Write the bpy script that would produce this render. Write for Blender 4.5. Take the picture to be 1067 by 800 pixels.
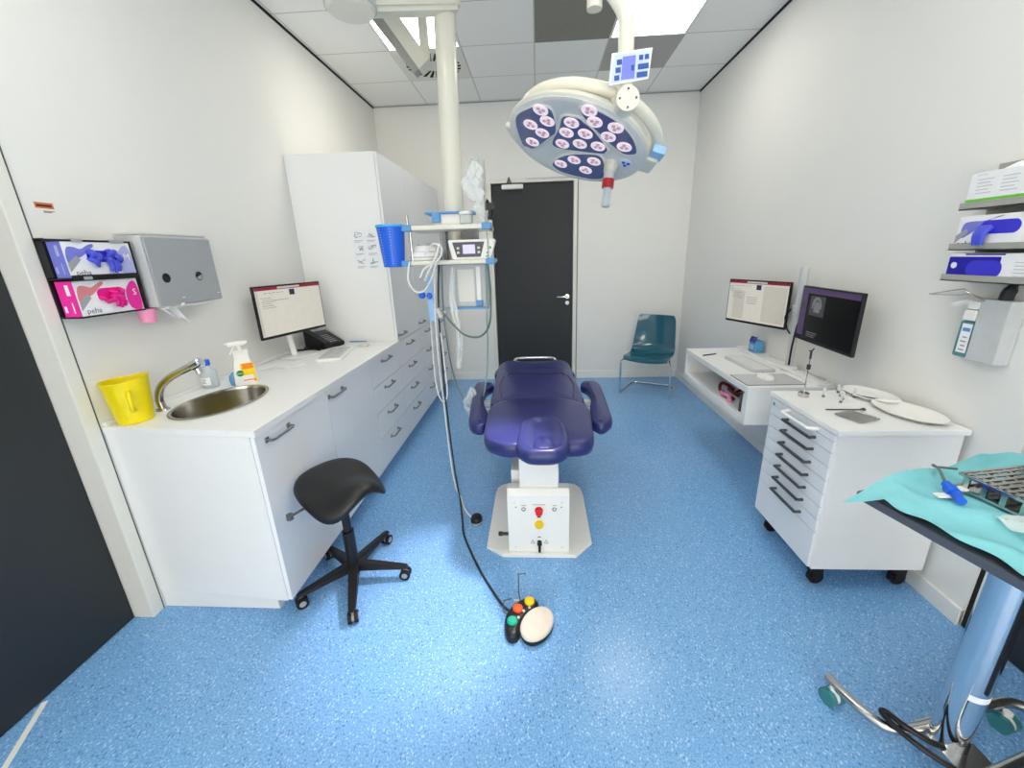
import bpy, bmesh, math, random
from mathutils import Vector, Matrix
random.seed(7)
PI = math.pi
for o in list(bpy.data.objects): bpy.data.objects.remove(o)
SC = bpy.context.scene; COL = SC.collection

# ------------------------------------------------------------ camera, world, exposure
F, CX, CY = 419.3229, 539.184, 392.220            # focal length and principal point for 1067x800
cam = bpy.data.cameras.new('camera'); co = bpy.data.objects.new('camera', cam); COL.objects.link(co)
cam.sensor_fit = 'HORIZONTAL'; cam.sensor_width = 36.0; cam.lens = 36.0 * F / 1067
cam.shift_x = (533.5 - CX) / 1067; cam.shift_y = (CY - 400) / 1067
cam.clip_start = .02; cam.clip_end = 60
def cam_basis(pitch, yaw, roll):
    f = Vector((math.sin(yaw)*math.cos(pitch), math.cos(yaw)*math.cos(pitch), -math.sin(pitch)))
    r = Vector((math.cos(yaw), -math.sin(yaw), 0)); u = r.cross(f)
    return r*math.cos(roll)+u*math.sin(roll), -r*math.sin(roll)+u*math.cos(roll), f
cr, cu, cf = cam_basis(0.292961, -0.056301, -0.030828)
co.matrix_world = Matrix(((cr.x, cu.x, -cf.x, 0), (cr.y, cu.y, -cf.y, 0), (cr.z, cu.z, -cf.z, 1.58), (0, 0, 0, 1)))
SC.camera = co
SKY = 4.8                                          # sky fill entering by a window added behind the camera
w = bpy.data.worlds.new('world'); SC.world = w; w.use_nodes = True
w.node_tree.nodes['Background'].inputs[0].default_value = (1, .955, .86, 1); w.node_tree.nodes['Background'].inputs[1].default_value = SKY
SC.view_settings.view_transform = 'Standard'; SC.view_settings.look = 'None'
SC.view_settings.gamma = 1; SC.view_settings.use_curve_mapping = False
SC.view_settings.exposure = 0.09
PANEL = 10.5                                       # radiance of the ceiling LED panels
LAMP_SPOT = 200.0                                   # watts of the surgical lamp's beam
XL, XR, YB, ZC, YF = -1.825, 1.783, 5.132, 3.222, -2.2

# ------------------------------------------------------------ materials
def lin(c):
    return tuple(((v/255)/12.92 if v/255 <= .04045 else ((v/255+.055)/1.055)**2.4) for v in c)
MATS = {}
def mat(name, c, rough=.5, metal=0., var=.03, scale=30., bump=0., spec=.5, emit=0., alpha=1., trans=0., ior=1.45, coat=0.):
    if name in MATS: return MATS[name]
    m = bpy.data.materials.new(name); m.use_nodes = True; n = m.node_tree; b = n.nodes['Principled BSDF']
    l = lin(c)
    tc = n.nodes.new('ShaderNodeTexCoord'); nz = n.nodes.new('ShaderNodeTexNoise'); nz.inputs['Scale'].default_value = scale
    nz.inputs['Detail'].default_value = 3
    n.links.new(tc.outputs['Object'], nz.inputs['Vector'])
    rp = n.nodes.new('ShaderNodeValToRGB')
    rp.color_ramp.elements[0].position = .3; rp.color_ramp.elements[1].position = .7
    rp.color_ramp.elements[0].color = tuple(v*(1-var) for v in l)+(1,); rp.color_ramp.elements[1].color = tuple(min(1, v*(1+var)) for v in l)+(1,)
    n.links.new(nz.outputs['Fac'], rp.inputs['Fac']); n.links.new(rp.outputs['Color'], b.inputs['Base Color'])
    b.inputs['Roughness'].default_value = rough; b.inputs['Metallic'].default_value = metal
    b.inputs['Specular IOR Level'].default_value = spec; b.inputs['IOR'].default_value = ior
    b.inputs['Coat Weight'].default_value = coat
    if bump:
        bp = n.nodes.new('ShaderNodeBump'); bp.inputs['Strength'].default_value = bump; bp.inputs['Distance'].default_value = .004
        n.links.new(nz.outputs['Fac'], bp.inputs['Height']); n.links.new(bp.outputs['Normal'], b.inputs['Normal'])
    if emit:
        b.inputs['Emission Color'].default_value = l+(1,); b.inputs['Emission Strength'].default_value = emit
    b.inputs['Alpha'].default_value = alpha; b.inputs['Transmission Weight'].default_value = trans
    MATS[name] = m; return m
def floor_mat():
    m = bpy.data.materials.new('blue_speckled_vinyl'); m.use_nodes = True; n = m.node_tree; b = n.nodes['Principled BSDF']
    tc = n.nodes.new('ShaderNodeTexCoord')
    n1 = n.nodes.new('ShaderNodeTexNoise'); n1.inputs['Scale'].default_value = 150; n1.inputs['Detail'].default_value = 2; n1.inputs['Roughness'].default_value = .6
    r1 = n.nodes.new('ShaderNodeValToRGB'); e = r1.color_ramp.elements
    e[0].position = .3; e[0].color = lin((98, 153, 212))+(1,); e[1].position = .72; e[1].color = lin((152, 201, 242))+(1,)
    k = e.new(.5); k.color = lin((122, 175, 228))+(1,)
    n.links.new(tc.outputs['Object'], n1.inputs['Vector']); n.links.new(n1.outputs['Fac'], r1.inputs['Fac']); last = r1.outputs['Color']
    for sc, col, lim, amt in ((105, (192, 224, 250), .30, .7), (88, (58, 106, 172), .27, .6), (140, (84, 140, 210), .3, .5)):
        mp = n.nodes.new('ShaderNodeMapping'); mp.inputs['Location'].default_value = (sc*.37, sc*.11, 0); mp.inputs['Rotation'].default_value = (0, 0, sc*.1); mp.inputs['Scale'].default_value = (1, .62, 1)
        n.links.new(tc.outputs['Object'], mp.inputs['Vector'])
        v = n.nodes.new('ShaderNodeTexVoronoi'); v.inputs['Scale'].default_value = sc; n.links.new(mp.outputs[0], v.inputs['Vector'])
        lt = n.nodes.new('ShaderNodeMath'); lt.operation = 'LESS_THAN'; lt.inputs[1].default_value = lim; n.links.new(v.outputs['Distance'], lt.inputs[0])
        sp = n.nodes.new('ShaderNodeSeparateColor'); n.links.new(v.outputs['Color'], sp.inputs[0])
        gt = n.nodes.new('ShaderNodeMath'); gt.operation = 'GREATER_THAN'; gt.inputs[1].default_value = .55; n.links.new(sp.outputs[0], gt.inputs[0])
        mu = n.nodes.new('ShaderNodeMath'); mu.operation = 'MULTIPLY'; n.links.new(lt.outputs[0], mu.inputs[0]); n.links.new(gt.outputs[0], mu.inputs[1])
        m2 = n.nodes.new('ShaderNodeMath'); m2.operation = 'MULTIPLY'; m2.inputs[1].default_value = amt; n.links.new(mu.outputs[0], m2.inputs[0])
        mx = n.nodes.new('ShaderNodeMixRGB'); mx.inputs[2].default_value = lin(col)+(1,); n.links.new(m2.outputs[0], mx.inputs[0]); n.links.new(last, mx.inputs[1]); last = mx.outputs[0]
    n.links.new(last, b.inputs['Base Color'])
    b.inputs['Roughness'].default_value = .24; b.inputs['Specular IOR Level'].default_value = .5
    bp = n.nodes.new('ShaderNodeBump'); bp.inputs['Strength'].default_value = .06; bp.inputs['Distance'].default_value = .002
    n2 = n.nodes.new('ShaderNodeTexNoise'); n2.inputs['Scale'].default_value = 60; n.links.new(tc.outputs['Object'], n2.inputs['Vector'])
    n.links.new(n2.outputs['Fac'], bp.inputs['Height']); n.links.new(bp.outputs['Normal'], b.inputs['Normal'])
    return m
def ceiling_mat():
    m = bpy.data.materials.new('ceiling_tiles'); m.use_nodes = True; n = m.node_tree; b = n.nodes['Principled BSDF']
    tc = n.nodes.new('ShaderNodeTexCoord'); sp = n.nodes.new('ShaderNodeSeparateXYZ'); n.links.new(tc.outputs['Object'], sp.inputs[0])
    outs = []
    for ax, off in ((0, 30.0), (1, 30.3)):
        a = n.nodes.new('ShaderNodeMath'); a.operation = 'ADD'; a.inputs[1].default_value = off; n.links.new(sp.outputs[ax], a.inputs[0])
        mo = n.nodes.new('ShaderNodeMath'); mo.operation = 'MODULO'; mo.inputs[1].default_value = .6; n.links.new(a.outputs[0], mo.inputs[0])
        s = n.nodes.new('ShaderNodeMath'); s.operation = 'SUBTRACT'; s.inputs[1].default_value = .3; n.links.new(mo.outputs[0], s.inputs[0])
        ab = n.nodes.new('ShaderNodeMath'); ab.operation = 'ABSOLUTE'; n.links.new(s.outputs[0], ab.inputs[0])
        g = n.nodes.new('ShaderNodeMath'); g.operation = 'GREATER_THAN'; g.inputs[1].default_value = .2945; n.links.new(ab.outputs[0], g.inputs[0]); outs.append(g)
    mx = n.nodes.new('ShaderNodeMath'); mx.operation = 'MAXIMUM'; n.links.new(outs[0].outputs[0], mx.inputs[0]); n.links.new(outs[1].outputs[0], mx.inputs[1])
    c = n.nodes.new('ShaderNodeMixRGB'); c.inputs[1].default_value = lin((246, 246, 243))+(1,); c.inputs[2].default_value = lin((205, 205, 202))+(1,)
    n.links.new(mx.outputs[0], c.inputs[0]); n.links.new(c.outputs[0], b.inputs['Base Color']); b.inputs['Roughness'].default_value = .8
    return m
M = dict(
 floor=floor_mat(), ceil=ceiling_mat(),
 wall=mat('white_wall_paint', (233, 233, 230), .75, var=.006, scale=6, bump=.02),
 frame=mat('cream_frame_paint', (228, 227, 219), .5, var=.01),
 base=mat('white_baseboard', (238, 238, 234), .45, var=.01),
 black_gap=mat('black_shadow_gap', (18, 18, 18), .8),
 door=mat('anthracite_door', (38, 42, 45), .5, var=.04, scale=8),
 lam=mat('white_laminate', (239, 240, 240), .32, var=.006, scale=8),
 lam2=mat('white_laminate_front', (236, 237, 240), .36, var=.006, scale=8),
 gap=mat('grey_joint', (176, 178, 180), .7),
 white=mat('white_plastic', (238, 238, 235), .35, var=.01),
 cream=mat('cream_enamel', (226, 224, 211), .3, var=.01, coat=.3),
 ivory=mat('ivory_plastic', (214, 212, 200), .4),
 lgrey=mat('light_grey_plastic', (196, 199, 201), .4),
 grey=mat('mid_grey_plastic', (160, 164, 168), .42, var=.02),
 dgrey=mat('dark_grey_plastic', (82, 84, 88), .45),
 black=mat('black_plastic', (20, 20, 22), .4),
 rubber=mat('black_rubber', (14, 14, 15), .65),
 leather=mat('black_leatherette', (24, 24, 26), .38, var=.1, scale=120, bump=.05),
 navy=mat('navy_upholstery', (46, 51, 108), .3, var=.06, scale=160, bump=.03),
 navy_d=mat('navy_seam', (30, 32, 76), .5),
 steel=mat('brushed_steel', (196, 194, 190), .22, 1., var=.05, scale=60),
 chrome=mat('chrome', (214, 216, 220), .08, 1., var=.01),
 handle=mat('satin_handle_metal', (150, 150, 148), .3, 1.),
 handle_d=mat('dark_handle_metal', (96, 98, 98), .35, .9),
 yellow=mat('yellow_plastic', (246, 224, 12), .35, var=.03, trans=.05),
 teal_shell=mat('teal_translucent_plastic', (18, 98, 124), .12, var=.03, trans=.25, coat=.5),
 drape=mat('teal_drape', (134, 209, 218), .55, var=.05, scale=16, bump=.8),
 blue=mat('blue_plastic', (30, 98, 220), .4, var=.06, scale=80),
 blue_clip=mat('light_blue_clip', (92, 150, 208), .4),
 lblue=mat('pale_blue_plastic', (150, 190, 228), .4),
 water=mat('clear_blue_liquid', (104, 178, 232), .1, trans=.3),
 red=mat('red_button', (224, 30, 44), .35), ybtn=mat('yellow_button', (246, 206, 14), .35), green=mat('green_button', (22, 168, 132), .35), orange=mat('orange_button', (244, 88, 40), .35),
 red_ring=mat('red_ring', (172, 20, 34), .3),
 pink=mat('pink_card', (238, 44, 160), .5), pink_l=mat('pale_pink', (240, 150, 190), .45), magenta=mat('magenta_glove', (226, 20, 140), .45),
 purple=mat('lilac_card', (120, 126, 214), .5), violet=mat('violet_glove', (74, 84, 208), .45), lilac=mat('pale_lilac', (176, 178, 226), .5),
 navyblue=mat('deep_blue_card', (28, 24, 160), .45), royal=mat('royal_blue_glove', (58, 54, 206), .45),
 card=mat('white_card', (240, 240, 243), .5), greencard=mat('green_card', (112, 198, 68), .5), greycard=mat('grey_holder', (164, 164, 158), .4),
 paper=mat('white_paper', (236, 238, 242), .8), ink=mat('grey_ink', (120, 126, 140), .8), ink_d=mat('dark_ink', (50, 52, 60), .7),
 skin=mat('printed_hand', (214, 132, 140), .6), lab_orange=mat('orange_label', (240, 140, 30), .5), lab_yel=mat('yellow_label', (252, 214, 20), .45), lab_green=mat('green_logo', (28, 130, 70), .5),
 sink=mat('sink_steel', (176, 174, 168), .2, 1., var=.05, scale=40),
 copper=mat('orange_sticker', (206, 132, 70), .5),
 tile_dark=mat('grey_ceiling_panel', (136, 134, 124), .6), tile_mid=mat('pale_grey_ceiling_panel', (172, 170, 168), .5),
 panel=mat('led_panel', (255, 250, 238), .5, emit=PANEL), 
 screen_white=mat('lit_screen_page', (206, 202, 194), .35, emit=.24), screen_tan=mat('lit_screen_block', (192, 187, 178), .35, emit=.22),
 screen_red=mat('lit_screen_bar', (126, 20, 44), .3, emit=.35), screen_black=mat('dark_screen', (6, 6, 8), .22), screen_purple=mat('lit_dark_purple', (74, 56, 96), .3, emit=.3),
 screen_gr=mat('lit_dark_grey', (60, 60, 66), .3, emit=.3), screen_lt=mat('lit_mid_grey', (130, 128, 132), .3, emit=.3), screen_navy=mat('lit_navy_icon', (30, 34, 70), .3, emit=.3),
 lcd=mat('lit_lilac_lcd', (186, 178, 232), .3, emit=.6), lcd_blue=mat('lit_blue_lcd', (100, 110, 196), .3, emit=.5), key_blue=mat('blue_key', (36, 84, 160), .35), pane_lblue=mat('light_blue_face', (206, 218, 244), .4),
 led=mat('lit_led_lens', (244, 222, 228), .2, emit=.42), led_core=mat('led_core', (196, 168, 178), .3, emit=.15), pod=mat('indigo_pod_cover', (92, 98, 140), .15, coat=.5), lampface=mat('grey_lamp_face', (216, 216, 211), .35, var=.02),
 clear=mat('clear_plastic', (240, 246, 246), .15, alpha=.4, var=.0), clear_b=mat('clear_bottle_plastic', (222, 234, 243), .12, alpha=.5),
 teal_wheel=mat('teal_caster', (60, 128, 132), .4), fabric=mat('cream_stone_disc', (216, 208, 194), .7, var=.05, scale=18),
 gcable=mat('green_grey_cable', (96, 116, 112), .5), dcable=mat('dark_cable', (30, 44, 44), .5), wcable=mat('white_cable', (226, 228, 230), .45),
 maroon=mat('dark_red_cable', (104, 26, 34), .5), wood=mat('pale_wood', (206, 188, 170), .6),
)

# ------------------------------------------------------------ mesh helpers
def B(): return bmesh.new()
def V(*a): return Vector(a)
def box(bm, x0, x1, y0, y1, z0, z1, bev=0., seg=2):
    r = bmesh.ops.create_cube(bm, size=1.); vs = r['verts']
    for v in vs: v.co = V((x0+x1)/2+v.co.x*(x1-x0), (y0+y1)/2+v.co.y*(y1-y0), (z0+z1)/2+v.co.z*(z1-z0))
    if bev:
        es = list({e for v in vs for e in v.link_edges})
        bmesh.ops.bevel(bm, geom=es, offset=bev, segments=seg, profile=.5, affect='EDGES')
    return bm
def frame3(d):
    d = d.normalized(); a = V(0, 0, 1) if abs(d.z) < .9 else V(1, 0, 0)
    x = d.cross(a).normalized(); return x, d.cross(x).normalized()
def cyl(bm, p0, p1, r0, r1=None, n=20):
    p0, p1 = Vector(p0), Vector(p1); r1 = r0 if r1 is None else r1; x, y = frame3(p1-p0)
    A = [bm.verts.new(p0+(x*math.cos(2*PI*k/n)+y*math.sin(2*PI*k/n))*r0) for k in range(n)]
    C = [bm.verts.new(p1+(x*math.cos(2*PI*k/n)+y*math.sin(2*PI*k/n))*r1) for k in range(n)]
    for k in range(n): bm.faces.new((A[k], C[k], C[(k+1) % n], A[(k+1) % n]))
    bm.faces.new(A); bm.faces.new(C[::-1]); return bm
def smooth_path(pts, k=6, closed=False):
    P = [Vector(p) for p in pts]; n = len(P); out = []
    rng = range(n if closed else n-1)
    for i in rng:
        p1, p2 = P[i], P[(i+1) % n]
        p0 = P[(i-1) % n] if (closed or i > 0) else p1*2-p2
        p3 = P[(i+2) % n] if (closed or i < n-2) else p2*2-p1
        for j in range(k):
            t = j/k
            out.append(.5*((2*p1)+(p2-p0)*t+(2*p0-5*p1+4*p2-p3)*t*t+(3*p1-p0-3*p2+p3)*t**3))
    if not closed: out.append(P[-1])
    return out
def tube(bm, pts, r, n=10, smooth=6, closed=False):
    P = smooth_path(pts, smooth, closed) if smooth else [Vector(p) for p in pts]
    rings = []; x = None; m = len(P)
    for i, p in enumerate(P):
        if closed: d = P[(i+1) % m]-P[(i-1) % m]
        else: d = P[min(i+1, m-1)]-P[max(i-1, 0)]
        d.normalize()
        if x is None: x, y = frame3(d)
        else:
            x = (x-d*x.dot(d)).normalized(); y = d.cross(x)
        rr = r[min(i, len(r)-1)] if isinstance(r, (list, tuple)) else r
        rings.append([bm.verts.new(p+(x*math.cos(2*PI*k/n)+y*math.sin(2*PI*k/n))*rr) for k in range(n)])
    for i in range(m if closed else m-1):
        a, b = rings[i], rings[(i+1) % m]
        for k in range(n): bm.faces.new((a[k], a[(k+1) % n], b[(k+1) % n], b[k]))
    if not closed: bm.faces.new(rings[0][::-1]); bm.faces.new(rings[-1])
    return bm
def lathe(bm, prof, c=(0, 0, 0), n=32, sx=1., sy=1., caps=True):
    c = Vector(c); rings = []
    for r, z in prof:
        rings.append([bm.verts.new(c+V(max(r, 1e-4)*math.cos(2*PI*k/n)*sx, max(r, 1e-4)*math.sin(2*PI*k/n)*sy, z)) for k in range(n)])
    for a, b in zip(rings, rings[1:]):
        for k in range(n): bm.faces.new((a[k], a[(k+1) % n], b[(k+1) % n], b[k]))
    if caps: bm.faces.new(rings[0][::-1]); bm.faces.new(rings[-1])
    return bm
def prism(bm, outline, z0, z1, bev=0.):
    A = [bm.verts.new((p[0], p[1], z0)) for p in outline]; C = [bm.verts.new((p[0], p[1], z1)) for p in outline]; n = len(A)
    fs = [bm.faces.new(A[::-1]), bm.faces.new(C)]
    for k in range(n): fs.append(bm.faces.new((A[k], A[(k+1) % n], C[(k+1) % n], C[k])))
    if bev: bmesh.ops.bevel(bm, geom=list({e for f in fs[:2] for e in f.edges}), offset=bev, segments=2, profile=.5, affect='EDGES')
    return bm
def round_outline(pts, k=6): return [(p.x, p.y) for p in smooth_path([(a, b, 0) for a, b in pts], k, True)]
def rrect(x0, x1, y0, y1, r, k=5):
    o = []
    for cx, cy, a in ((x1-r, y1-r, 0), (x0+r, y1-r, 90), (x0+r, y0+r, 180), (x1-r, y0+r, 270)):
        for j in range(k+1):
            t = math.radians(a+90*j/k); o.append((cx+r*math.cos(t), cy+r*math.sin(t)))
    return o
def pillow(bm, outline, prof, zc=None):
    """rings of the outline pushed inward by prof's inset at prof's height, closed below and above"""
    P = [V(a, b, 0) for a, b in outline]; n = len(P)
    if sum(P[i].x*P[(i+1) % n].y-P[(i+1) % n].x*P[i].y for i in range(n)) < 0: P.reverse()
    N = []
    for i in range(n):
        d = (P[(i+1) % n]-P[(i-1) % n]).normalized(); N.append(V(-d.y, d.x, 0))
    rings = []
    for ins, z in prof: rings.append([bm.verts.new(P[i]+N[i]*ins+V(0, 0, z)) for i in range(n)])
    bm.faces.new(rings[0][::-1])
    for a, b in zip(rings, rings[1:]):
        for k in range(n): bm.faces.new((a[k], a[(k+1) % n], b[(k+1) % n], b[k]))
    last = rings[-1]; c = sum((v.co for v in last), V(0, 0, 0))/n
    if zc is not None: c.z = zc
    cv = bm.verts.new(c)
    for k in range(n): bm.faces.new((last[k], last[(k+1) % n], cv))
    return bm
def surf(bm, f, nu, nv, thick=0.):
    g = [[bm.verts.new(f(i/nu, j/nv)) for j in range(nv+1)] for i in range(nu+1)]
    fs = [bm.faces.new((g[i][j], g[i+1][j], g[i+1][j+1], g[i][j+1])) for i in range(nu) for j in range(nv)]
    if thick:
        bmesh.ops.recalc_face_normals(bm, faces=fs); bmesh.ops.solidify(bm, geom=fs, thickness=thick)
    return bm
def xf(bm, m): bmesh.ops.transform(bm, matrix=m, verts=bm.verts); return bm
def plane_m(o, right, up):
    r = Vector(right).normalized(); u = Vector(up); u = (u-r*u.dot(r)).normalized(); n = r.cross(u); o = Vector(o)
    return Matrix(((r.x, u.x, n.x, o.x), (r.y, u.y, n.y, o.y), (r.z, u.z, n.z, o.z), (0, 0, 0, 1)))
def text_bm(s, size, depth=.0006, align='CENTER'):
    cv = bpy.data.curves.new('t', 'FONT'); cv.body = s; cv.size = size; cv.extrude = depth; cv.align_x = align; cv.align_y = 'CENTER'; cv.resolution_u = 2
    o = bpy.data.objects.new('t', cv); COL.objects.link(o); bpy.context.view_layer.update()
    me = bpy.data.meshes.new_from_object(o.evaluated_get(bpy.context.evaluated_depsgraph_get()))
    bm = B(); bm.from_mesh(me); bpy.data.objects.remove(o); bpy.data.curves.remove(cv); bpy.data.meshes.remove(me); return bm
def merge(dst, src, m=None):
    if m is not None: xf(src, m)
    me = bpy.data.meshes.new('x'); src.to_mesh(me); src.free(); dst.from_mesh(me); bpy.data.meshes.remove(me); return dst

# ------------------------------------------------------------ object helpers
def tag(o, label=None, cat=None, group=None, kind=None):
    if label: o['label'] = label
    if cat: o['category'] = cat
    if group: o['group'] = group
    if kind: o['kind'] = kind
    return o
def obj(name, bm, m, parent=None, label=None, loc=None, flat=False, angle=28):
    """link bm as ONE mesh; with a parent the mesh is given in the parent's space; loc = own origin, mesh given in the world"""
    if loc is not None: xf(bm, Matrix.Translation(-Vector(loc)))
    bmesh.ops.recalc_face_normals(bm, faces=bm.faces)
    me = bpy.data.meshes.new(name); bm.to_mesh(me); bm.free()
    me.materials.append(M[m] if isinstance(m, str) else m)
    if not flat:
        me.shade_smooth(); me.set_sharp_from_angle(angle=math.radians(angle))
    o = bpy.data.objects.new(name, me); COL.objects.link(o)
    if not flat and angle < 50:
        wn = o.modifiers.new('normals', 'WEIGHTED_NORMAL'); wn.keep_sharp = True
    if parent: o.parent = parent
    if loc is not None: o.location = loc
    if label: o['label'] = label
    return o
def thing(name, label, cat, loc=(0, 0, 0), rotz=0., group=None):
    o = bpy.data.objects.new(name, None); COL.objects.link(o); o.empty_display_size = .05
    o.location = loc; o.rotation_euler = (0, 0, rotz); return tag(o, label, cat, group)
def wpart(name, bm, m, root, label=None, **k):
    """part given in world coordinates of an unrotated root (or of a part of such a root)"""
    r = root
    while r.parent: r = r.parent
    xf(bm, Matrix.Translation(-r.location)); return obj(name, bm, m, root, label, **k)
def struct(name, bm, m, **k):
    o = obj(name, bm, m, **k); o['kind'] = 'structure'; return o
def dup(root, loc, rotz=None, label=None):
    r = root.copy(); COL.objects.link(r); r.location = loc
    if rotz is not None: r.rotation_euler = (0, 0, rotz)
    if label: r['label'] = label
    def kids(a, b):
        for ch in list(a.children):
            c = ch.copy(); COL.objects.link(c); c.parent = b; kids(ch, c)
    kids(root, r); return r

# ============================================================ THE ROOM
struct('floor', box(B(), -2.3, 2.3, YF-.1, YB+.15, -.1, 0), 'floor', flat=True)
struct('ceiling', box(B(), -2.3, 2.3, YF-.1, YB+.15, ZC, ZC+.1), 'ceil', flat=True)
LD0, LD1, DH = .45, 1.398, 2.36        # door opening in the left wall
bm = B(); box(bm, XL-.2, XL, 1.452, YB+.15, 0, ZC); box(bm, XL-.2, XL, YF-.1, LD0-.056, 0, ZC); box(bm, XL-.2, XL, LD0-.056, 1.452, DH+.056, ZC); box(bm, XL-.2, XL-.16, LD0-.056, 1.452, 0, DH+.056)  # last box: unseen backing added behind the door to stop sky leaking in
struct('wall_left', bm, 'wall', flat=True)
RD1, RD0 = 1.412, .45
bm = B(); box(bm, XR, XR+.2, 1.436, YB+.15, 0, ZC); box(bm, XR, XR+.2, YF-.1, RD0-.06, 0, ZC); box(bm, XR, XR+.2, RD0-.06, 1.436, DH+.056, ZC); box(bm, XR+.11, XR+.2, RD0-.06, 1.436, 0, DH+.056)  # the box behind the doorway is an added light block
struct('wall_right', bm, 'wall', flat=True)
BX0, BX1, BH = -.535, .432, 2.385
bm = B(); box(bm, -2.1, BX0-.03, YB, YB+.15, 0, ZC); box(bm, BX1+.03, 2.1, YB, YB+.15, 0, ZC); box(bm, BX0-.03, BX1+.03, YB, YB+.15, BH+.035, ZC); box(bm, BX0-.03, BX1+.03, YB+.1, YB+.15, 0, BH+.035)  # final box is added behind the leaf to keep sky light out
struct('wall_back', bm, 'wall', flat=True)
bm = B(); WX, WZ0, WZ1 = 1.6, .3, 2.2
box(bm, -2.3, -WX, YF-.15, YF, 0, ZC); box(bm, WX, 2.3, YF-.15, YF, 0, ZC); box(bm, -WX, WX, YF-.15, YF, 0, WZ0); box(bm, -WX, WX, YF-.15, YF, WZ1, ZC)
struct('wall_front', bm, 'wall', flat=True)
bm = B()
for x in (-WX, -.5, .5, WX): box(bm, x-.03, x+.03, YF-.11, YF-.05, WZ0, WZ1)
for z in (WZ0, WZ1): box(bm, -WX, WX, YF-.11, YF-.05, z-.03, z+.03)
struct('added_window', bm, 'frame')  # invented window, lets in fill light for the lower half of the room
# doors
d = struct('door_1', box(B(), BX0+.008, BX1-.006, YB+.03, YB+.07, .006, BH-.006, .002), 'door')
bm = B(); cyl(bm, (.365, YB+.03, 1.064), (.365, YB-.028, 1.064), .011); tube(bm, [(.365, YB-.025, 1.064), (.345, YB-.034, 1.064), (.235, YB-.034, 1.064)], .0105, smooth=4)
cyl(bm, (.365, YB+.03, 1.064), (.365, YB+.02, 1.064), .027); cyl(bm, (.365, YB+.03, .985), (.365, YB+.018, .985), .025)
obj('door_handle', bm, 'chrome', d)
bm = B()
for x0, x1 in ((BX0-.045, BX0), (BX1, BX1+.045)): box(bm, x0, x1, YB-.012, YB+.1, 0, BH+.045, .004)
box(bm, BX0, BX1, YB-.012, YB+.1, BH, BH+.045, .004)
struct('trim_1', bm, 'frame')
bm = B(); box(bm, BX1+.047, BX1+.056, YB-.004, YB+.002, 0, BH+.05); struct('trim_2', bm, 'dgrey')
d = struct('door_2', box(B(), -1.96, -1.915, LD0+.004, LD1-.002, .006, DH-.004, .002), 'door')
bm = B()
for y0, y1 in ((LD0-.056, LD0), (LD1, LD1+.054)):
    box(bm, -1.98, XL+.004, y0, y1, 0, DH+.056, .005)
box(bm, -1.98, XL+.004, LD0, LD1, DH, DH+.056, .004)
struct('trim_3', bm, 'frame')
struct('trim_4', box(B(), XL-.01, XL+.0035, LD1+.053, LD1+.057, 0, DH+.06), 'dgrey')
d = struct('door_3', box(B(), XR+.035, XR+.075, RD0+.004, RD1-.085, .006, DH-.004, .002), 'door')
bm = B(); box(bm, XR+.006, XR+.1, RD1-.08, RD1-.006, 0, DH+.03, .004); box(bm, XR+.006, XR+.1, RD0-.056, RD0, 0, DH+.03, .004); box(bm, XR+.006, XR+.1, RD0, RD1-.08, DH, DH+.03, .004)
struct('trim_5', bm, 'frame')
struct('trim_6', box(B(), XR+.012, XR+.1, RD1-.006, 1.438, 0, DH+.06), 'black_gap')
# shadow gaps under the ceiling
bm = B(); box(bm, XL-.001, XL+.008, 1.0, YB, ZC-.017, ZC); box(bm, XL-.001, XL+.008, YF, 1.0, ZC-.017, ZC); struct('trim_7', bm, 'black_gap')
struct('trim_8', box(B(), XR-.008, XR+.001, YF, YB, ZC-.017, ZC), 'black_gap')
struct('trim_9', box(B(), XL, XR, YB-.008, YB+.001, ZC-.012, ZC), 'grey')
struct('baseboard_back', merge(box(B(), BX1+.058, XR, YB-.012, YB+.01, 0, .1, .003), box(B(), -1.12, BX0-.05, YB-.012, YB+.01, 0, .1, .003)), 'base')
struct('baseboard_right', box(B(), XR-.012, XR+.01, 1.436, YB-.012, 0, .082, .003), 'base')
tag(obj('floor_tape', prism(B(), [(-1.912, 1.02), (-1.896, 1.03), (-1.70, .67), (-1.716, .66)], 0, .0012), 'white', loc=(-1.81, .84, 0)), 'narrow white strip on the floor along the open left doorway', 'floor tape')
# ceiling fittings
def ceiling_light(x, y, label):
    t = thing('ceiling_light', label, 'ceiling light', (x, y, ZC), 0, 'square led ceiling panels')
    fr = B()
    for a in (-1, 1):
        box(fr, a*.29-.009, a*.29+.009, -.298, .298, -.006, .001); box(fr, -.281, .281, a*.29-.009, a*.29+.009, -.006, .001)
    obj('frame', fr, 'white', t); obj('diffuser', box(B(), -.281, .281, -.281, .281, -.004, .001), 'panel', t); return t
ceiling_light(-.9, 3.6, 'lit square led ceiling panel behind the white pendant arm, left side')
ceiling_light(.9, 3.6, 'lit square led ceiling panel above the surgical lamp, right side')
for y in (1.2, -.9):  # extra unseen panels, put in to light the near half
    for x, s in ((-.9, 'left'), (.9, 'right')):
        ceiling_light(x, y, 'added unseen square led ceiling panel %s the camera on the %s side' % ('over' if y > 0 else 'far behind', s))
tag(obj('ceiling_panel', box(B(), .004, .596, 3.304, 3.896, ZC-.006, ZC+.001), 'tile_dark', loc=(.3, 3.6, ZC)), 'dark grey square ceiling panel left of the bright light panel', 'ceiling panel')
tag(obj('ceiling_panel', box(B(), .604, 1.196, 3.904, 4.496, ZC-.006, ZC+.001), 'tile_mid', loc=(.9, 4.2, ZC)), 'pale grey square ceiling panel behind the bright right light', 'ceiling panel')
t = thing('ceiling_vent', 'white square ceiling vent with round swirl of black slots', 'ceiling vent', (-.9, 4.2, ZC))
obj('plate', box(B(), -.296, .296, -.296, .296, -.008, .001), 'frame', t)
bm = B()
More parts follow.
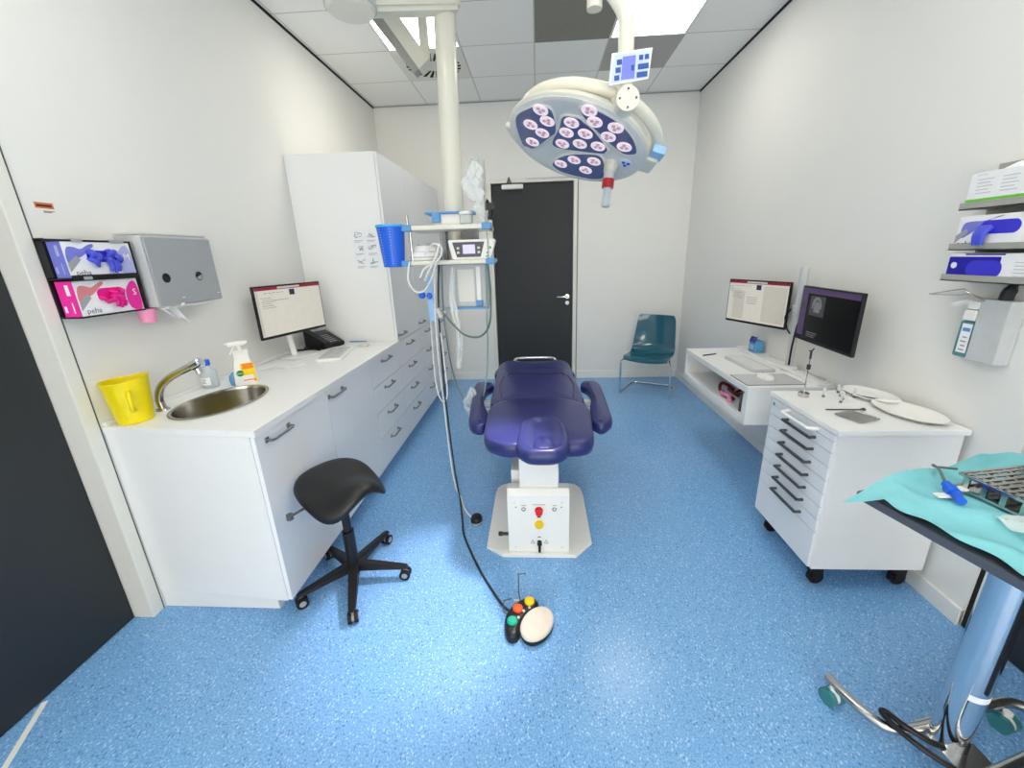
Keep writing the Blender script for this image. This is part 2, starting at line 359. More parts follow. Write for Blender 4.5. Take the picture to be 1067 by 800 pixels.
for k in range(24):
    a = 2*PI*k/24; c, s = math.cos(a), math.sin(a)
    q = [(.10, -.010), (.24, -.016), (.24, .016), (.10, .006)]
    prism(bm, [(p*c-(r+.12*(p-.1))*s, p*s+(r+.12*(p-.1))*c) for p, r in q], -.0095, -.007)
obj('slots', bm, 'black_gap', t)

# ============================================================ LEFT CABINETS AND COUNTER
FX, FY0, FYB = -1.14, 1.41, 1.462
SKEW = (FYB-FY0)/(XL-FX)
def handle_bm(x, y, z, L=.15):
    bm = B(); tube(bm, [(x, y-L/2, z), (x+.026, y-L/2, z), (x+.03, y-L/2+.012, z), (x+.03, y+L/2-.012, z), (x+.026, y+L/2, z), (x, y+L/2, z)], .0062, n=8, smooth=0)
    box(bm, x, x+.004, y-L/2-.012, y-L/2+.012, z-.012, z+.012, .002); box(bm, x, x+.004, y+L/2-.012, y+L/2+.012, z-.012, z+.012, .002)
    return bm
# sink door unit: body, door, toe kick
def unit(name, label, y0, y1, z1=.915, near=False):
    t = thing(name, label, 'cabinet', (FX, y0, 0), 0, None)
    b = B()
    if near:
        prism(b, [(FX-.02, FY0+.02), (FX-.02, y1), (XL+.002, y1), (XL+.002, FYB+.02)], .1, .77)
        wpart('end_panel', prism(B(), [(FX-.019, FY0+.001), (FX-.019, FY0+.019), (XL+.002, FYB+.019), (XL+.002, FYB)], .1, z1), 'lam', t)
    else: box(b, XL+.002, FX-.02, y0, y1, .1, .77 if y0 < 2 else z1)
    wpart('body', b, 'lam', t)
    wpart('plinth', prism(B(), [(FX-.11, y0+(.05 if near else 0)), (FX-.11, y1), (XL+.002, y1), (XL+.002, y0+(.055 if near else 0))], 0, .1), 'lam', t)
    return t
def front(t, nm, y0, y1, z0, z1, hy, hz, L=.15):
    f = wpart(nm, box(B(), FX-.018, FX, y0+.003, y1-.003, z0+.0025, z1-.0025, .0015), 'lam2', t)
    wpart('handle', handle_bm(FX, hy, hz, L), 'handle', f); return f
YU = [1.412, 1.985, 2.58, 3.16, 3.755, 4.35, 4.945]
ta = unit('cabinet', 'white single-door cabinet under the round sink, nearest on the left', YU[0], YU[1], near=True)
front(ta, 'door', YU[0], YU[1], .1, .915, 1.555, .872)
# end panel shows a thin front edge strip
tb = unit('cabinet', 'white single-door cabinet between the sink cabinet and the drawers', YU[1], YU[2]); front(tb, 'door', YU[1], YU[2], .1, .915, 2.078, .874)
DZ = [.915, .722, .53, .336, .1]; HZ = [.874, .676, .477, .28]
tc = unit('drawer_cabinet', 'white four-drawer cabinet under the counter beside the tall cupboards', YU[2], YU[3])
for k in range(4): front(tc, 'drawer', YU[2], YU[3], DZ[k+1], DZ[k], 2.85, HZ[k])
for i, s in ((3, 'nearest tall white cupboard, doodle sheet on its side, four drawers below'), (4, 'middle tall white cupboard of three, with four drawers below'), (5, 'farthest tall white cupboard of three, partly hidden by the equipment pendant')):
    t = unit('tall_cupboard', s, YU[i], YU[i+1], 2.32)
    for k in range(4): front(t, 'drawer', YU[i], YU[i+1], DZ[k+1], DZ[k]+(.015 if k == 0 else 0), YU[i]+.275, HZ[k])
    front(t, 'door', YU[i], YU[i+1], .931, 2.32, YU[i]+.105, .985)
bm = B()
CT = [(FX+.012, FY0-.004), (FX+.012, YU[3]-.001), (XL+.002, YU[3]-.001), (XL+.002, FYB-.004)]
# countertop with an oval hole for the basin
SXc, SYc, SA, SB = -1.537, 1.765, .158, .228
def sink_pt(a, k=1.): return (SXc+SA*k*math.cos(a)*1.0-.0*math.sin(a), SYc+SB*k*math.sin(a))
N = 48
def counter(bm, z0, z1):
    def ray_out(a):      # outline point in direction a from the basin's centre
        c, s = math.cos(a), math.sin(a); best = 9
        for i in range(4):
            p, q = CT[i], CT[(i+1) % 4]; ex, ey = q[0]-p[0], q[1]-p[1]; den = c*ey-s*ex
            if abs(den) < 1e-9: continue
            tt = ((p[0]-SXc)*ey-(p[1]-SYc)*ex)/den; u = ((p[0]-SXc)*s-(p[1]-SYc)*c)/den
            if tt > 0 and -1e-6 <= u <= 1+1e-6: best = min(best, tt)
        return (SXc+c*best, SYc+s*best)
    angs = sorted([2*PI*k/N for k in range(N)]+[math.atan2(p[1]-SYc, p[0]-SXc) % (2*PI) for p in CT])
    n = len(angs)
    L = [[bm.verts.new((*sink_pt(a, 1), z)) for a in angs] for z in (z0, z1)]; O = [[bm.verts.new((*ray_out(a), z)) for a in angs] for z in (z0, z1)]
    for k in range(n):
        j = (k+1) % n
        bm.faces.new((L[1][k], O[1][k], O[1][j], L[1][j])); bm.faces.new((L[0][k], L[0][j], O[0][j], O[0][k]))
        bm.faces.new((O[0][k], O[0][j], O[1][j], O[1][k])); bm.faces.new((L[0][k], L[1][k], L[1][j], L[0][j]))
counter(bm, .917, .945)
ct = thing('countertop', 'long white laminate countertop with oval steel sink cut-out', 'countertop', (FX, FY0, .945))
wpart('worktop', bm, 'lam', ct)
wpart('upstand', box(B(), XL+.001, XL+.014, FYB+.005, YU[3]-.002, .945, .963, .002), 'lam', ct)
# sink
bm = B()
prof = [(1.07, .947), (1.075, .950), (1.04, .9515), (1.0, .949), (.985, .935), (.955, .86), (.86, .815), (.5, .802), (.12, .798), (.02, .797)]
rings = [[bm.verts.new((*sink_pt(2*PI*k/N, s), z)) for k in range(N)] for s, z in prof]
for a, b in zip(rings, rings[1:]):
    for k in range(N): bm.faces.new((a[k], a[(k+1) % N], b[(k+1) % N], b[k]))
bm.faces.new(rings[-1])
t = thing('sink_basin', 'oval stainless steel sink basin set in the white counter', 'sink', (SXc, SYc, .945)); wpart('bowl', bm, 'sink', t)
wpart('drain', lathe(B(), [(.032, .8), (.032, .803), (.022, .802), (.004, .8)], (SXc, SYc, 0), 24), 'chrome', t)
# tap
fx, fy = -1.735, 1.655
t = thing('tap', 'curved brushed steel tap beside the yellow bucket', 'tap', (fx, fy, .945))
bm = B(); tube(bm, [(fx, fy, .948), (fx-.004, fy, 1.0), (fx+.022, fy, 1.055), (fx+.08, fy, 1.10), (fx+.15, fy, 1.133), (fx+.205, fy, 1.155)], .0165, n=18)
cyl(bm, (fx, fy, .945), (fx, fy, .953), .028, .024); wpart('spout', bm, 'steel', t)
bm = B(); cyl(bm, (fx+.200, fy, 1.152), (fx+.238, fy, 1.168), .0225, .0225); cyl(bm, (fx+.238, fy, 1.168), (fx+.243, fy, 1.17), .0225, .016); wpart('lever_head', bm, 'chrome', t)
bm = B(); cyl(bm, (fx+.214, fy, 1.15), (fx+.222, fy, 1.118), .012, .012); wpart('nozzle', bm, 'chrome', t)
# bucket
bx, by = -1.742, 1.533
t = thing('bucket', 'yellow plastic measuring bucket at the near end of the counter', 'bucket', (bx, by, .945), math.radians(30))
pr = [(.058, .0), (.061, .003), (.068, .06), (.0785, .172), (.081, .176), (.0815, .183), (.078, .184), (.0745, .178), (.064, .05), (.056, .006), (.02, .005)]
bm = lathe(B(), pr, (0, 0, 0), 40, caps=True)
for v in bm.verts:
    if v.co.z > .15: v.co.z += .014*max(0, v.co.x/.08)
obj('pail', bm, 'yellow', t)
bm = B(); tube(bm, [(.026, -.071, .145), (.032, -.098, .142), (.034, -.106, .11), (.03, -.096, .075), (.024, -.064, .062)], .008, n=10); obj('handle', bm, 'yellow', t)
# bottle and spray
t = thing('bottle', 'small clear plastic bottle with blue cap beside the tap', 'bottle', (-1.772, 1.99, .945))
obj('body', lathe(B(), [(.034, 0), (.038, .006), (.038, .075), (.032, .095), (.015, .115), (.014, .122)], n=28), 'clear_b', t)
obj('cap', lathe(B(), [(.018, .122), (.019, .124), (.019, .148), (.017, .151)], n=24), 'blue', t)
bm = B()
for a, z0, z1, h in ((-.6, .02, .062, 1.6),):
    for k in range(10):
        a0, a1 = -2.4+h*k/10, -2.4+h*(k+1)/10
        vs = [bm.verts.new((.0384*math.cos(q), .0384*math.sin(q), z)) for q, z in ((a0, z0), (a1, z0), (a1, z1), (a0, z1))]; bm.faces.new(vs)
lb = obj('label_wrap', bm, 'paper', t)
bm = B()
for i in range(4): box(bm, -.012, .012-.004*(i % 2), -.0002, .0004, -.012+.008*i, -.0095+.008*i)
xf(bm, Matrix.Translation((.0386*math.cos(-1.6), .0386*math.sin(-1.6), .042)) @ Matrix.Rotation(-1.6+PI/2, 4, 'Z')); obj('print', bm, 'ink', lb)
t = thing('spray_bottle', 'white and yellow cleaning spray bottle with trigger by the sink', 'spray bottle', (-1.612, 2.045, .945), math.radians(40))
bm = B(); pillow(bm, rrect(-.051, .051, -.029, .029, .016), [(0, 0), (-.002, .006), (-.001, .05), (.004, .1), (.012, .125), (.02, .15), (.018, .175), (.014, .19)]); obj('body', bm, 'white', t)
def band(z0, z1, w0, w1, x0, y):
    bm = B(); surf(bm, lambda u, v: V(x0+(w0+(w1-w0)*v)*(u-.5), y-.0012-.004*(1-(2*u-1)**2)*0, z0+(z1-z0)*v), 8, 6, .0006); return bm
obj('label_panel', band(.008, .120, .066, .062, .016, -.0285), 'lab_yel', t); obj('label_fade', band(.088, .118, .05, .05, .018, -.0292), 'lab_orange', t)
bm = B(); lathe(bm, [(.017, -.0006), (.017, .0008)], n=24); xf(bm, plane_m((-.022, -.0305, .068), (1, 0, 0), (0, 0, 1))); lg = obj('logo', bm, 'lab_green', t)
obj('print', xf(text_bm('Dettol', .011, .0004), plane_m((-.022, -.0315, .068), (1, 0, 0), (0, 0, 1))), 'paper', lg)
bm = B(); box(bm, -.012, .044, -.0306, -.0294, .014, .03); obj('label_strip', bm, 'lab_orange', t)
bm = B(); tube(bm, [(0, 0, .185), (0, 0, .215)], .012, smooth=0); box(bm, -.052, .032, -.012, .012, .213, .238, .007); tube(bm, [(-.052, 0, .228), (-.062, 0, .227)], .007, smooth=0); box(bm, .02, .042, -.01, .01, .222, .236, .004)
tube(bm, [(-.024, 0, .214), (-.032, 0, .19), (-.046, 0, .172)], .006, n=8); obj('trigger_head', bm, 'white', t)
tag(obj('sponge', lathe(B(), [(.02, 0), (.03, .006), (.034, .03), (.03, .055), (.015, .068)], (-1.66, 2.03, .945), 20, .8, 1.), 'water', loc=(-1.66, 2.03, .945)), 'light blue round bottle half hidden behind the spray bottle', 'bottle')

# ------------------------------------------------------------ wall fittings above the sink (left wall)
LR, UP = (0, 1, 0), (0, 0, 1)
def glove_carton(label, xa, x0, y0, y1, z0, z1, side, letter):
    """carton whose -y end carries the colour band and whose +x face the opening"""
    t = thing('glove_box', label, 'glove box', (xa, y0, z0))
    W, Hh, D = y1-y0, z1-z0, x0-xa
    wpart('carton', box(B(), xa, x0, y0, y1, z0, z1, .002), 'card', t)
    pm = lambda u, v, d=.0008: plane_m((x0+d, y0+u*W, z0+v*Hh), LR, UP)
    em = lambda: plane_m((xa, y0-.0002, z0), (1, 0, 0), UP)
    lil = side == 'purple'
    cb = wpart('colour_band', xf(box(B(), 0, D, 0, Hh, -.0002, .0006), em()), side, t)
    for q in ((D*.1, D*.25, Hh*.12, Hh*.3), (D*.62, D*.68, Hh*.1, Hh*.4), (D*.5, D*.72, Hh*.6, Hh*.9)): wpart('printed_patch', xf(box(B(), *q, .0006, .001), em()), 'lilac' if lil else 'card', cb)
    bm = B(); prism(bm, round_outline([(W*.03, Hh*.4), (W*.12, Hh*.5), (W*.24, Hh*.6), (W*.36, Hh*.78), (W*.43, Hh*.88), (W*.42, Hh*.95), (W*.34, Hh*.9), (W*.24, Hh*.8), (W*.14, Hh*.86), (W*.06, Hh*.84), (W*.02, Hh*.62)], 3), 0, .0007)
    wpart('printed_hand', xf(bm, pm(0, 0, .0003)), 'purple' if lil else 'skin', t)
    bm = B(); prism(bm, [(W*.02, Hh*.16), (W*.2, Hh*.5), (W*.15, Hh*.62), (W*.02, Hh*.4)], 0, .0012); wpart('printed_cuff', xf(bm, pm(0, 0, .0003)), 'grey', t)
    bm = B(); prism(bm, rrect(W*.3, W*.74, Hh*.42, Hh*.76, Hh*.16), 0, .001); wpart('opening', xf(bm, pm(0, 0, .0006)), 'royal' if lil else 'magenta', t)
    bm = B(); prism(bm, round_outline([(W*.78, Hh*.1), (W*.97, Hh*.04), (W*.97, Hh*.8), (W*.88, Hh*.9), (W*.76, Hh*.6)], 3), 0, .0009); wpart('size_patch', xf(bm, pm(0, 0, .0003)), 'lilac' if lil else 'pink', t)
    wpart('size_letter', merge(B(), text_bm(letter, Hh*.28, .0004), pm(.9, .56, .0014)), 'card', t)
    wpart('lettering', merge(B(), text_bm('peha', Hh*.22, .0003), pm(.19, .13, .0008)), 'ink', t)
    return t
def glove_clump(label, x, y, z, m, s=1., seed=0):
    rnd = random.Random(seed); bm = B()
    for k in range(9):
        a = rnd.uniform(-.06, .06)*s; c = rnd.uniform(-.018, .024)*s; dd = rnd.uniform(-.05, .05)*s
        tube(bm, [(x-.004, y+a-dd*.4, z+c+.01*s), (x+.012+rnd.random()*.014, y+a, z+c), (x+.01+rnd.random()*.012, y+a+dd*.4, z+c-.012*s), (x+.006, y+a+dd*.7, z+c-.028*s)], [.004, .008*s, .012*s, .013*s, .012*s, .012*s, .01*s, .01*s, .011*s, .01*s, .008*s, .006*s], n=8, smooth=4)
    for k in range(3): tube(bm, [(x+.012, y+.012+.012*k, z-.018*s), (x+.018, y+.016+.014*k, z-.045*s), (x+.014, y+.012+.017*k, z-(.07+.008*(k % 2))*s)], [.009, .009, .008, .008, .007, .006, .005], n=8, smooth=3)
    return bm
gx = XL+.08
holder = thing('glove_box_holder', 'dark wall bracket holding two glove boxes beside the towel dispenser', 'holder', (XL, 1.46, 1.40))
bm = B(); box(bm, XL, XL+.006, 1.452, 1.725, 1.402, 1.69); box(bm, XL, XL+.034, 1.452, 1.46, 1.55, 1.69); box(bm, XL, gx+.012, 1.452, 1.728, 1.540, 1.5455); box(bm, XL, gx+.004, 1.458, 1.722, 1.396, 1.4005); box(bm, XL, gx+.010, 1.452, 1.728, 1.6785, 1.684)
box(bm, gx+.011, gx+.014, 1.462, 1.722, 1.536, 1.556); box(bm, XL, gx+.01, 1.722, 1.728, 1.402, 1.68)
wpart('bracket', bm, 'black', holder)
for y, z, l in ((1.50, 1.676, .035), (1.64, 1.676, .055), (1.50, 1.538, .03)): wpart('clip', box(B(), XL+.05, gx+.0165, y, y+l, z, z+.012, .001), 'grey', holder)
g1 = glove_carton('white and lilac glove box, size M, above the pink one', XL+.036, gx+.009, 1.462, 1.720, 1.547, 1.677, 'purple', 'M')
wpart('glove', glove_clump('', gx+.009, 1.593, 1.622, 'violet', .82, 3), 'violet', g1)
g2 = glove_carton('white and pink glove box, size S, below the lilac one', XL+.012, gx, 1.464, 1.718, 1.402, 1.5345, 'pink', 'S')
wpart('glove', glove_clump('', gx-.004, 1.585, 1.475, 'magenta', .7, 5), 'magenta', g2)
# towel dispenser
TX, TY0, TY1 = XL+.127, 1.747, 2.12
t = thing('towel_dispenser', 'large grey paper towel dispenser with two round windows on left wall', 'towel dispenser', (XL, TY0, 1.40))
wpart('case', box(B(), XL+.001, TX-.006, TY0, TY1, 1.402, 1.712, .004), 'lgrey', t)
wpart('lid', box(B(), XL+.001, TX-.012, TY0+.004, TY1-.004, 1.713, 1.722, .003), 'lgrey', t)
cv = wpart('cover', box(B(), TX-.005, TX+.004, TY0+.004, TY1-.002, 1.404, 1.703, .004), 'grey', t)
mface = lambda y, z, d=0: plane_m((TX+.004+d, y, z), (0, 1, 0), UP)
for k, y in enumerate((1.812, 1.998)):
    wi = wpart('window', xf(lathe(B(), [(.021, -.002), (.021, .001), (.019, .0012)], n=24), mface(y, 1.527)), 'black', cv)
    if k: wpart('towel_glimpse', xf(prism(B(), [(.017*math.cos(a), .017*math.sin(a)) for a in [math.radians(-160+8*i) for i in range(24)]], .0013, .002), mface(y, 1.527)), 'grey', wi)
bm = B(); box(bm, TX+.003, TX+.0055, 1.87, 1.885, 1.432, 1.436); box(bm, TX+.003, TX+.0055, 2.09, 2.104, 1.436, 1.44); box(bm, TX-.02, TX+.006, 1.855, 1.875, 1.398, 1.41, .002); wpart('latch', bm, 'white', cv)
wpart('tray', box(B(), XL+.02, TX-.01, 1.80, 2.05, 1.389, 1.4015, .002), 'white', t)
bm = B(); surf(bm, lambda u, v: V(XL+.07+.02*v+.01*math.sin(9*u), 1.80+.085*u+.03*v, 1.389-.085*v*(.35+.65*u)-.012*math.sin(7*u)*v), 8, 5, .001); tag(obj('paper_towel', bm, 'paper', loc=(XL+.1, 1.84, 1.38)), 'torn white paper towel end hanging out of the grey dispenser', 'paper towel')
bm = lathe(B(), [(.026, 0), (.029, .003), (.034, .06), (.03, .062)], (XL+.06, 1.74, 1.336), 24); tag(obj('pink_cup', bm, 'pink_l', loc=(XL+.06, 1.74, 1.336)), 'small pale pink cup fixed below the towel dispenser corner', 'cup')
t = thing('wall_sticker', 'small orange printed sticker high on the left wall', 'sticker', (XL, 1.53, 1.8))
wpart('sheet', box(B(), XL, XL+.0006, 1.497, 1.558, 1.797, 1.818), 'copper', t)
bm = B()
for k in range(2): box(bm, XL, XL+.0008, 1.52, 1.556-.01*k, 1.787-.004*k, 1.789-.004*k)
box(bm, XL+.0006, XL+.001, 1.502, 1.552, 1.803, 1.811); wpart('print', bm, 'maroon', t)

# ------------------------------------------------------------ monitors
def monitor(label, c, yaw, tilt=0., Wd=.54, Hd=.33):
    """root at the screen's centre; local x = viewer's right, y = into the screen, z = up"""
    t = thing('computer_monitor', label, 'monitor', c, yaw+PI/2)
    bm = B(); box(bm, -Wd/2, Wd/2, .0, .02, -Hd/2, Hd/2, .004); box(bm, -Wd*.36, Wd*.36, .018, .05, -Hd*.36, Hd*.36, .012); obj('housing', bm, 'black', t)
    return t
def scr(t, m, blocks, Wd=.54, Hd=.33):
    s = obj('screen', box(B(), -Wd/2+.009, Wd/2-.009, -.0012, .001, -Hd/2+.018, Hd/2-.009), m, t)
    W2, H2 = Wd-.018, Hd-.027; x0, z0 = -Wd/2+.009, -Hd/2+.018
    groups = {}
    for nm, m2, u0, u1, v0, v1, *d in blocks: groups.setdefault((nm, m2), []).append((u0, u1, v0, v1, d[0] if d else 0))
    for (nm, m2), L in groups.items():
        for part_ in ([L] if nm == 'text_row' else [[q] for q in L]):
            bm = B()
            for u0, u1, v0, v1, k in part_: box(bm, x0+u0*W2, x0+u1*W2, -.002-.0006*k, -.0011, z0+v0*H2, z0+v1*H2)
            obj('text_rows' if nm == 'text_row' else nm, bm, m2, s, flat=True)
    return s
page = [('menu_bar', 'screen_red', 0, 1, .94, 1), ('tab', 'screen_tan', .32, .66, .955, .995, 1), ('icon', 'screen_navy', .49, .57, .8, .92, 1)]
for k in range(5): page.append(('text_row', 'screen_lt', .12+.06*k, .16+.06*k, .875, .885, 1))
for k in range(6): page.append(('text_row', 'screen_lt', .06+.02*(k % 2), .2+.03*(k % 3), .78-.04*k, .788-.04*k, 1))
pageA = page+[('side_panel', 'screen_tan', 0, .035, .02, .93), ('text_row', 'screen_lt', .24, .46, .72, .73, 1)]
t = monitor('black monitor with a pale page open, on the left counter', (-1.651, 2.654, 1.277), -.257)
scr(t, 'screen_white', pageA)
bm = B(); box(bm, -.05, .05, .05, .07, -.09, .03, .004); tube(bm, [(0, .07, 0), (0, .075, -.2), (0, .06, -.322)], .02, n=14); obj('stand_neck', bm, 'white', t)
obj('stand_foot', box(B(), -.10, .10, -.05, .12, -.332, -.322, .004), 'white', t, label='white monitor foot')
pageB = page+[('column_panel', 'screen_tan', .1, .3, .05, .75), ('column_panel', 'screen_tan', .62, .98, .05, .9)]+[('text_row', 'screen_lt', .34, .52, .6-.05*k, .61-.05*k, 1) for k in range(4)]+[('text_row', 'screen_lt', .02, .08, .85-.06*k, .862-.06*k, 1) for k in range(3)]
POLE = V(1.715, 2.755, 0)
t1 = monitor('black monitor with a white page, farther of two on the right desk', (1.641, 3.158, 1.181), -2.792); scr(t1, 'screen_white', pageB)
t2 = monitor('dark screened monitor showing a small scan, nearer of two on right desk', (1.639, 2.382, 1.181), -3.214)
dark = [('menu_bar', 'screen_purple', 0, 1, .9, 1), ('side_panel', 'screen_purple', 0, .12, .05, .9), ('thumbnail', 'screen_gr', .015, .1, .55, .72, 1), ('scan', 'screen_gr', .18, .46, .48, .86), ('text_row', 'screen_lt', .2, .4, .14, .15), ('text_row', 'screen_lt', .2, .38, .1, .11), ('text_row', 'screen_lt', .2, .36, .06, .07)]
s2 = scr(t2, 'screen_black', dark)
bm = B()
for k in range(40):
    a = PI*k/39+PI; a2 = PI*(k+1)/39+PI
    if k < 39: box(bm, -.095+.04*math.cos(a)-.006, -.095+.04*math.cos(a)+.006, -.0032, -.0018, .05+.055*math.sin(a)*-1-.01, .05+.055*math.sin(a)*-1+.004)
for k in range(5): box(bm, -.12+.012*k, -.113+.012*k, -.0032, -.0018, .02, .085-.006*abs(k-2))
obj('scan_picture', bm, 'screen_lt', s2)
for tt, e in ((t1, 1), (t2, -1)):
    Mi = (Matrix.Translation(tt.location) @ Matrix.Rotation(tt.rotation_euler.z, 4, 'Z')).inverted()
    bm = B(); c = Vector(tt.location); nb = V(math.cos(tt.rotation_euler.z+PI/2), math.sin(tt.rotation_euler.z+PI/2), 0)
    back = c+nb*.045
    if e > 0: tube(bm, [back, back+nb*.02, V(1.768, 3.02, 1.19), V(1.768, 2.86, 1.19), V(POLE.x+.02, POLE.y+.01, 1.19)], .0115, n=12, smooth=0)
    else: tube(bm, [back, back+nb*.03, V(POLE.x, POLE.y-.03, 1.17)], .0115, n=12, smooth=0)
    cyl(bm, V(POLE.x, POLE.y, 1.155 if e < 0 else 1.182), V(POLE.x, POLE.y, 1.180 if e < 0 else 1.207), .034)
    xf(bm, Mi); obj('mount_arm', bm, 'lgrey', tt)
t = thing('monitor_pole', 'tall silver pole carrying the two monitors on right desk', 'monitor pole', (POLE.x, POLE.y, .782))
bm = B(); cyl(bm, (0, 0, 0), (0, 0, .668), .024, n=24); cyl(bm, (0, 0, .668), (0, 0, .673), .024, .018, n=24); obj('post', bm, 'lgrey', t); obj('foot', lathe(B(), [(.055, -.001), (.055, .012), (.05, .016), (.026, .018)], n=28), 'white', t)
bm = B(); tube(bm, [(-.02, -.03, .03), (-.026, -.04, .15), (-.02, -.05, .3), (.0, -.06, .37)], .006); tube(bm, [(-.03, .03, .4), (-.035, .07, .34), (-.03, .04, .27), (-.03, .0, .24)], .005); obj('cable', bm, 'rubber', t)

# phone, cables, paper, keyboard on the left counter
PH = V(-1.66, 3.0, .945)
t = thing('desk_phone', 'black desk telephone behind the left counter monitor', 'telephone', PH, math.radians(68))
def slope(x0, x1, y0, y1, za, zb, h):
    bm = B(); box(bm, x0, x1, y0, y1, 0, 1)
    for v in bm.verts:
        k = (v.co.y-y0)/(y1-y0); v.co.z = (za+(zb-za)*k) if v.co.z > .5 else (za+(zb-za)*k-h if h else 0)
    bmesh.ops.bevel(bm, geom=list(bm.edges), offset=.004, segments=2, affect='EDGES'); return bm
obj('base', slope(-.1, .1, -.1, .1, .03, .11, 0), 'black', t)
obj('handset', slope(-.098, -.04, -.105, .105, .05, .135, .03), 'black', t)
bm = B()
for i in range(3):
    for j in range(5): y = -.075+.024*j; z = .03+.08*(y+.1)/.2; box(bm, -.015+.024*i, .003+.024*i, y, y+.015, z, z+.0045)
obj('keys', bm, 'grey', t); obj('display', slope(-.02, .085, .045, .09, .0905, .108, .004), 'screen_gr', t)
bm = B(); tube(bm, [(-1.80, 2.83, .95), (-1.7, 2.86, .953), (-1.62, 2.84, .951), (-1.66, 2.9, .951), (-1.75, 2.88, .951), (-1.78, 2.93, .952)], .006)
tag(obj('cable', bm, 'rubber', loc=(-1.7, 2.85, .945)), 'coiled black cable lying beside the desk phone', 'cable')
bm = B(); tube(bm, [(-1.585+.04*math.cos(a), 3.02+.045*math.sin(a), .951) for a in [2*PI*k/12 for k in range(12)]], .0085, closed=True, smooth=3)
tag(obj('tape_roll', bm, 'rubber', loc=(-1.585, 3.02, .945)), 'small black cable ring on the counter right of the phone', 'cable ring')
bm = B(); tube(bm, [(-1.52, 3.125, .951), (-1.38, 3.12, .951)], .0045, smooth=0, n=8); t = thing('pen', 'blue pen lying at the foot of the tall cupboard', 'pen', (-1.45, 3.12, .945)); wpart('barrel', bm, 'blue_clip', t)
bm = B(); cyl(bm, (-1.38, 3.12, .951), (-1.30, 3.115, .951), .0045, .003, 8); wpart('tip', bm, 'white', t)
t = thing('keyboard', 'white keyboard in a clear cover on the left counter', 'keyboard', (-1.43, 2.70, .945), math.radians(12))
pillow_k = [(0, 0), (-.002, .004), (-.001, .012), (.004, .016)]
obj('case', pillow(B(), rrect(-.085, .085, -.19, .19, .02), pillow_k), 'white', t)
bm = B()
for i in range(5):
    for j in range(14): box(bm, -.068+.027*i, -.045+.027*i, -.172+.0246*j, -.152+.0246*j, .0155, .0195)
obj('keys', bm, 'lgrey', t)
bm = B(); box(bm, -1.37, -1.30, 2.93, 2.98, .945, .965, .006); tag(obj('dispenser', bm, 'ivory', loc=(-1.33, 2.95, .945)), 'small ivory box behind the left keyboard', 'box')
t = thing('wire_rack', 'white wire bits lying under the left counter monitor', 'cable', (-1.62, 2.42, .945)); bm = B()
tube(bm, [(-1.7, 2.28, .95), (-1.63, 2.36, .953), (-1.55, 2.35, .95), (-1.5, 2.42, .95)], .004); tube(bm, [(-1.66, 2.3, .95), (-1.6, 2.3, .95), (-1.52, 2.26, .95)], .004); wpart('lead', bm, 'wcable', t)
# doodle sheet on the side of the tall cupboard
t = thing('instruction_sheet', 'white sheet of six small sketches on the tall cupboard side', 'poster', (-1.28, YU[3], 1.65))
ys = YU[3]-.0004
wpart('sheet', box(B(), -1.405, -1.195, ys-.0006, ys+.0002, 1.515, 1.80), 'paper', t)
rr = random.Random(4)
for i in range(2):
    for j in range(3):
        bm = B()
        cx, cz = -1.352+.1*i, 1.755-.095*j
        pts = [(cx+rr.uniform(-.034, .034), ys-.0015, cz+rr.uniform(-.018, .026)) for _ in range(9)]
        tube(bm, pts, .0014, n=5, smooth=4)
        box(bm, cx-.035, cx+.03, ys-.0015, ys-.0005, cz-.037, cz-.034); box(bm, cx-.035, cx+.012, ys-.0015, ys-.0005, cz-.046, cz-.044)
        wpart('sketch', bm, 'ink', t)

# ============================================================ RIGHT DESK
DX, DY0, DY1, DTOP = 1.27, 2.385, 3.46, .765
t = thing('wall_desk', 'white wall-hung desk with an open shelf facing the room', 'desk', (DX, DY0, .52))
wpart('top', box(B(), DX, XR-.001, DY0, DY1, DTOP-.04, DTOP, .002), 'lam', t)
wpart('bottom_board', box(B(), DX, XR-.001, DY0, DY1, .52, .56, .002), 'lam', t)
for y0, y1 in ((DY0, DY0+.04), (DY1-.03, DY1)): wpart('side_panel', box(B(), DX+.0005, XR-.001, y0, y1, .56, DTOP-.04), 'lam', t)
wpart('back_panel', box(B(), XR-.02, XR-.001, DY0+.04, DY1-.03, .56, DTOP-.04), 'lam', t)
wpart('back_ledge', box(B(), XR-.10, XR-.001, DY0+.02, DY1, DTOP, .782, .003), 'lam', t)
bm = B(); tube(bm, [(1.42, 2.78, .57), (1.38, 2.85, .6), (1.45, 2.93, .575), (1.4, 3.0, .6), (1.36, 2.95, .572), (1.33, 2.8, .58), (1.36, 2.72, .57)], .012); tube(bm, [(1.4, 2.6, .57), (1.43, 2.72, .6), (1.41, 2.82, .575), (1.5, 2.9, .58)], .01)
tag(obj('red_cable', bm, 'maroon', loc=(1.4, 2.8, .56)), 'dark red cable bundle inside the open desk shelf', 'cable')
bm = B(); tube(bm, [(1.31, 2.68, .57), (1.33, 2.74, .588), (1.32, 2.82, .58), (1.35, 2.88, .575)], .014); tag(obj('red_strap', bm, 'pink_l', loc=(1.32, 2.76, .56)), 'pink strap hanging from the cables in the open desk shelf', 'strap')
for k, (h, m) in enumerate(((.12, 'lgrey'), (.135, 'white'), (.11, 'dgrey'))):
    bm = B(); box(bm, 1.30, 1.46, 2.44+.035*k, 2.462+.035*k, .56, .56+h, .003); tag(obj('binder', bm, m, loc=(1.44, 2.45+.03*k, .56)), ['light grey folder, nearest upright in the desk shelf', 'white folder upright between two others in the desk shelf', 'dark grey folder, farthest upright in the desk shelf'][k], 'folder')
t = thing('keyboard', 'white keyboard on the right desk before the monitors', 'keyboard', (1.525, 2.915, DTOP), math.radians(3))
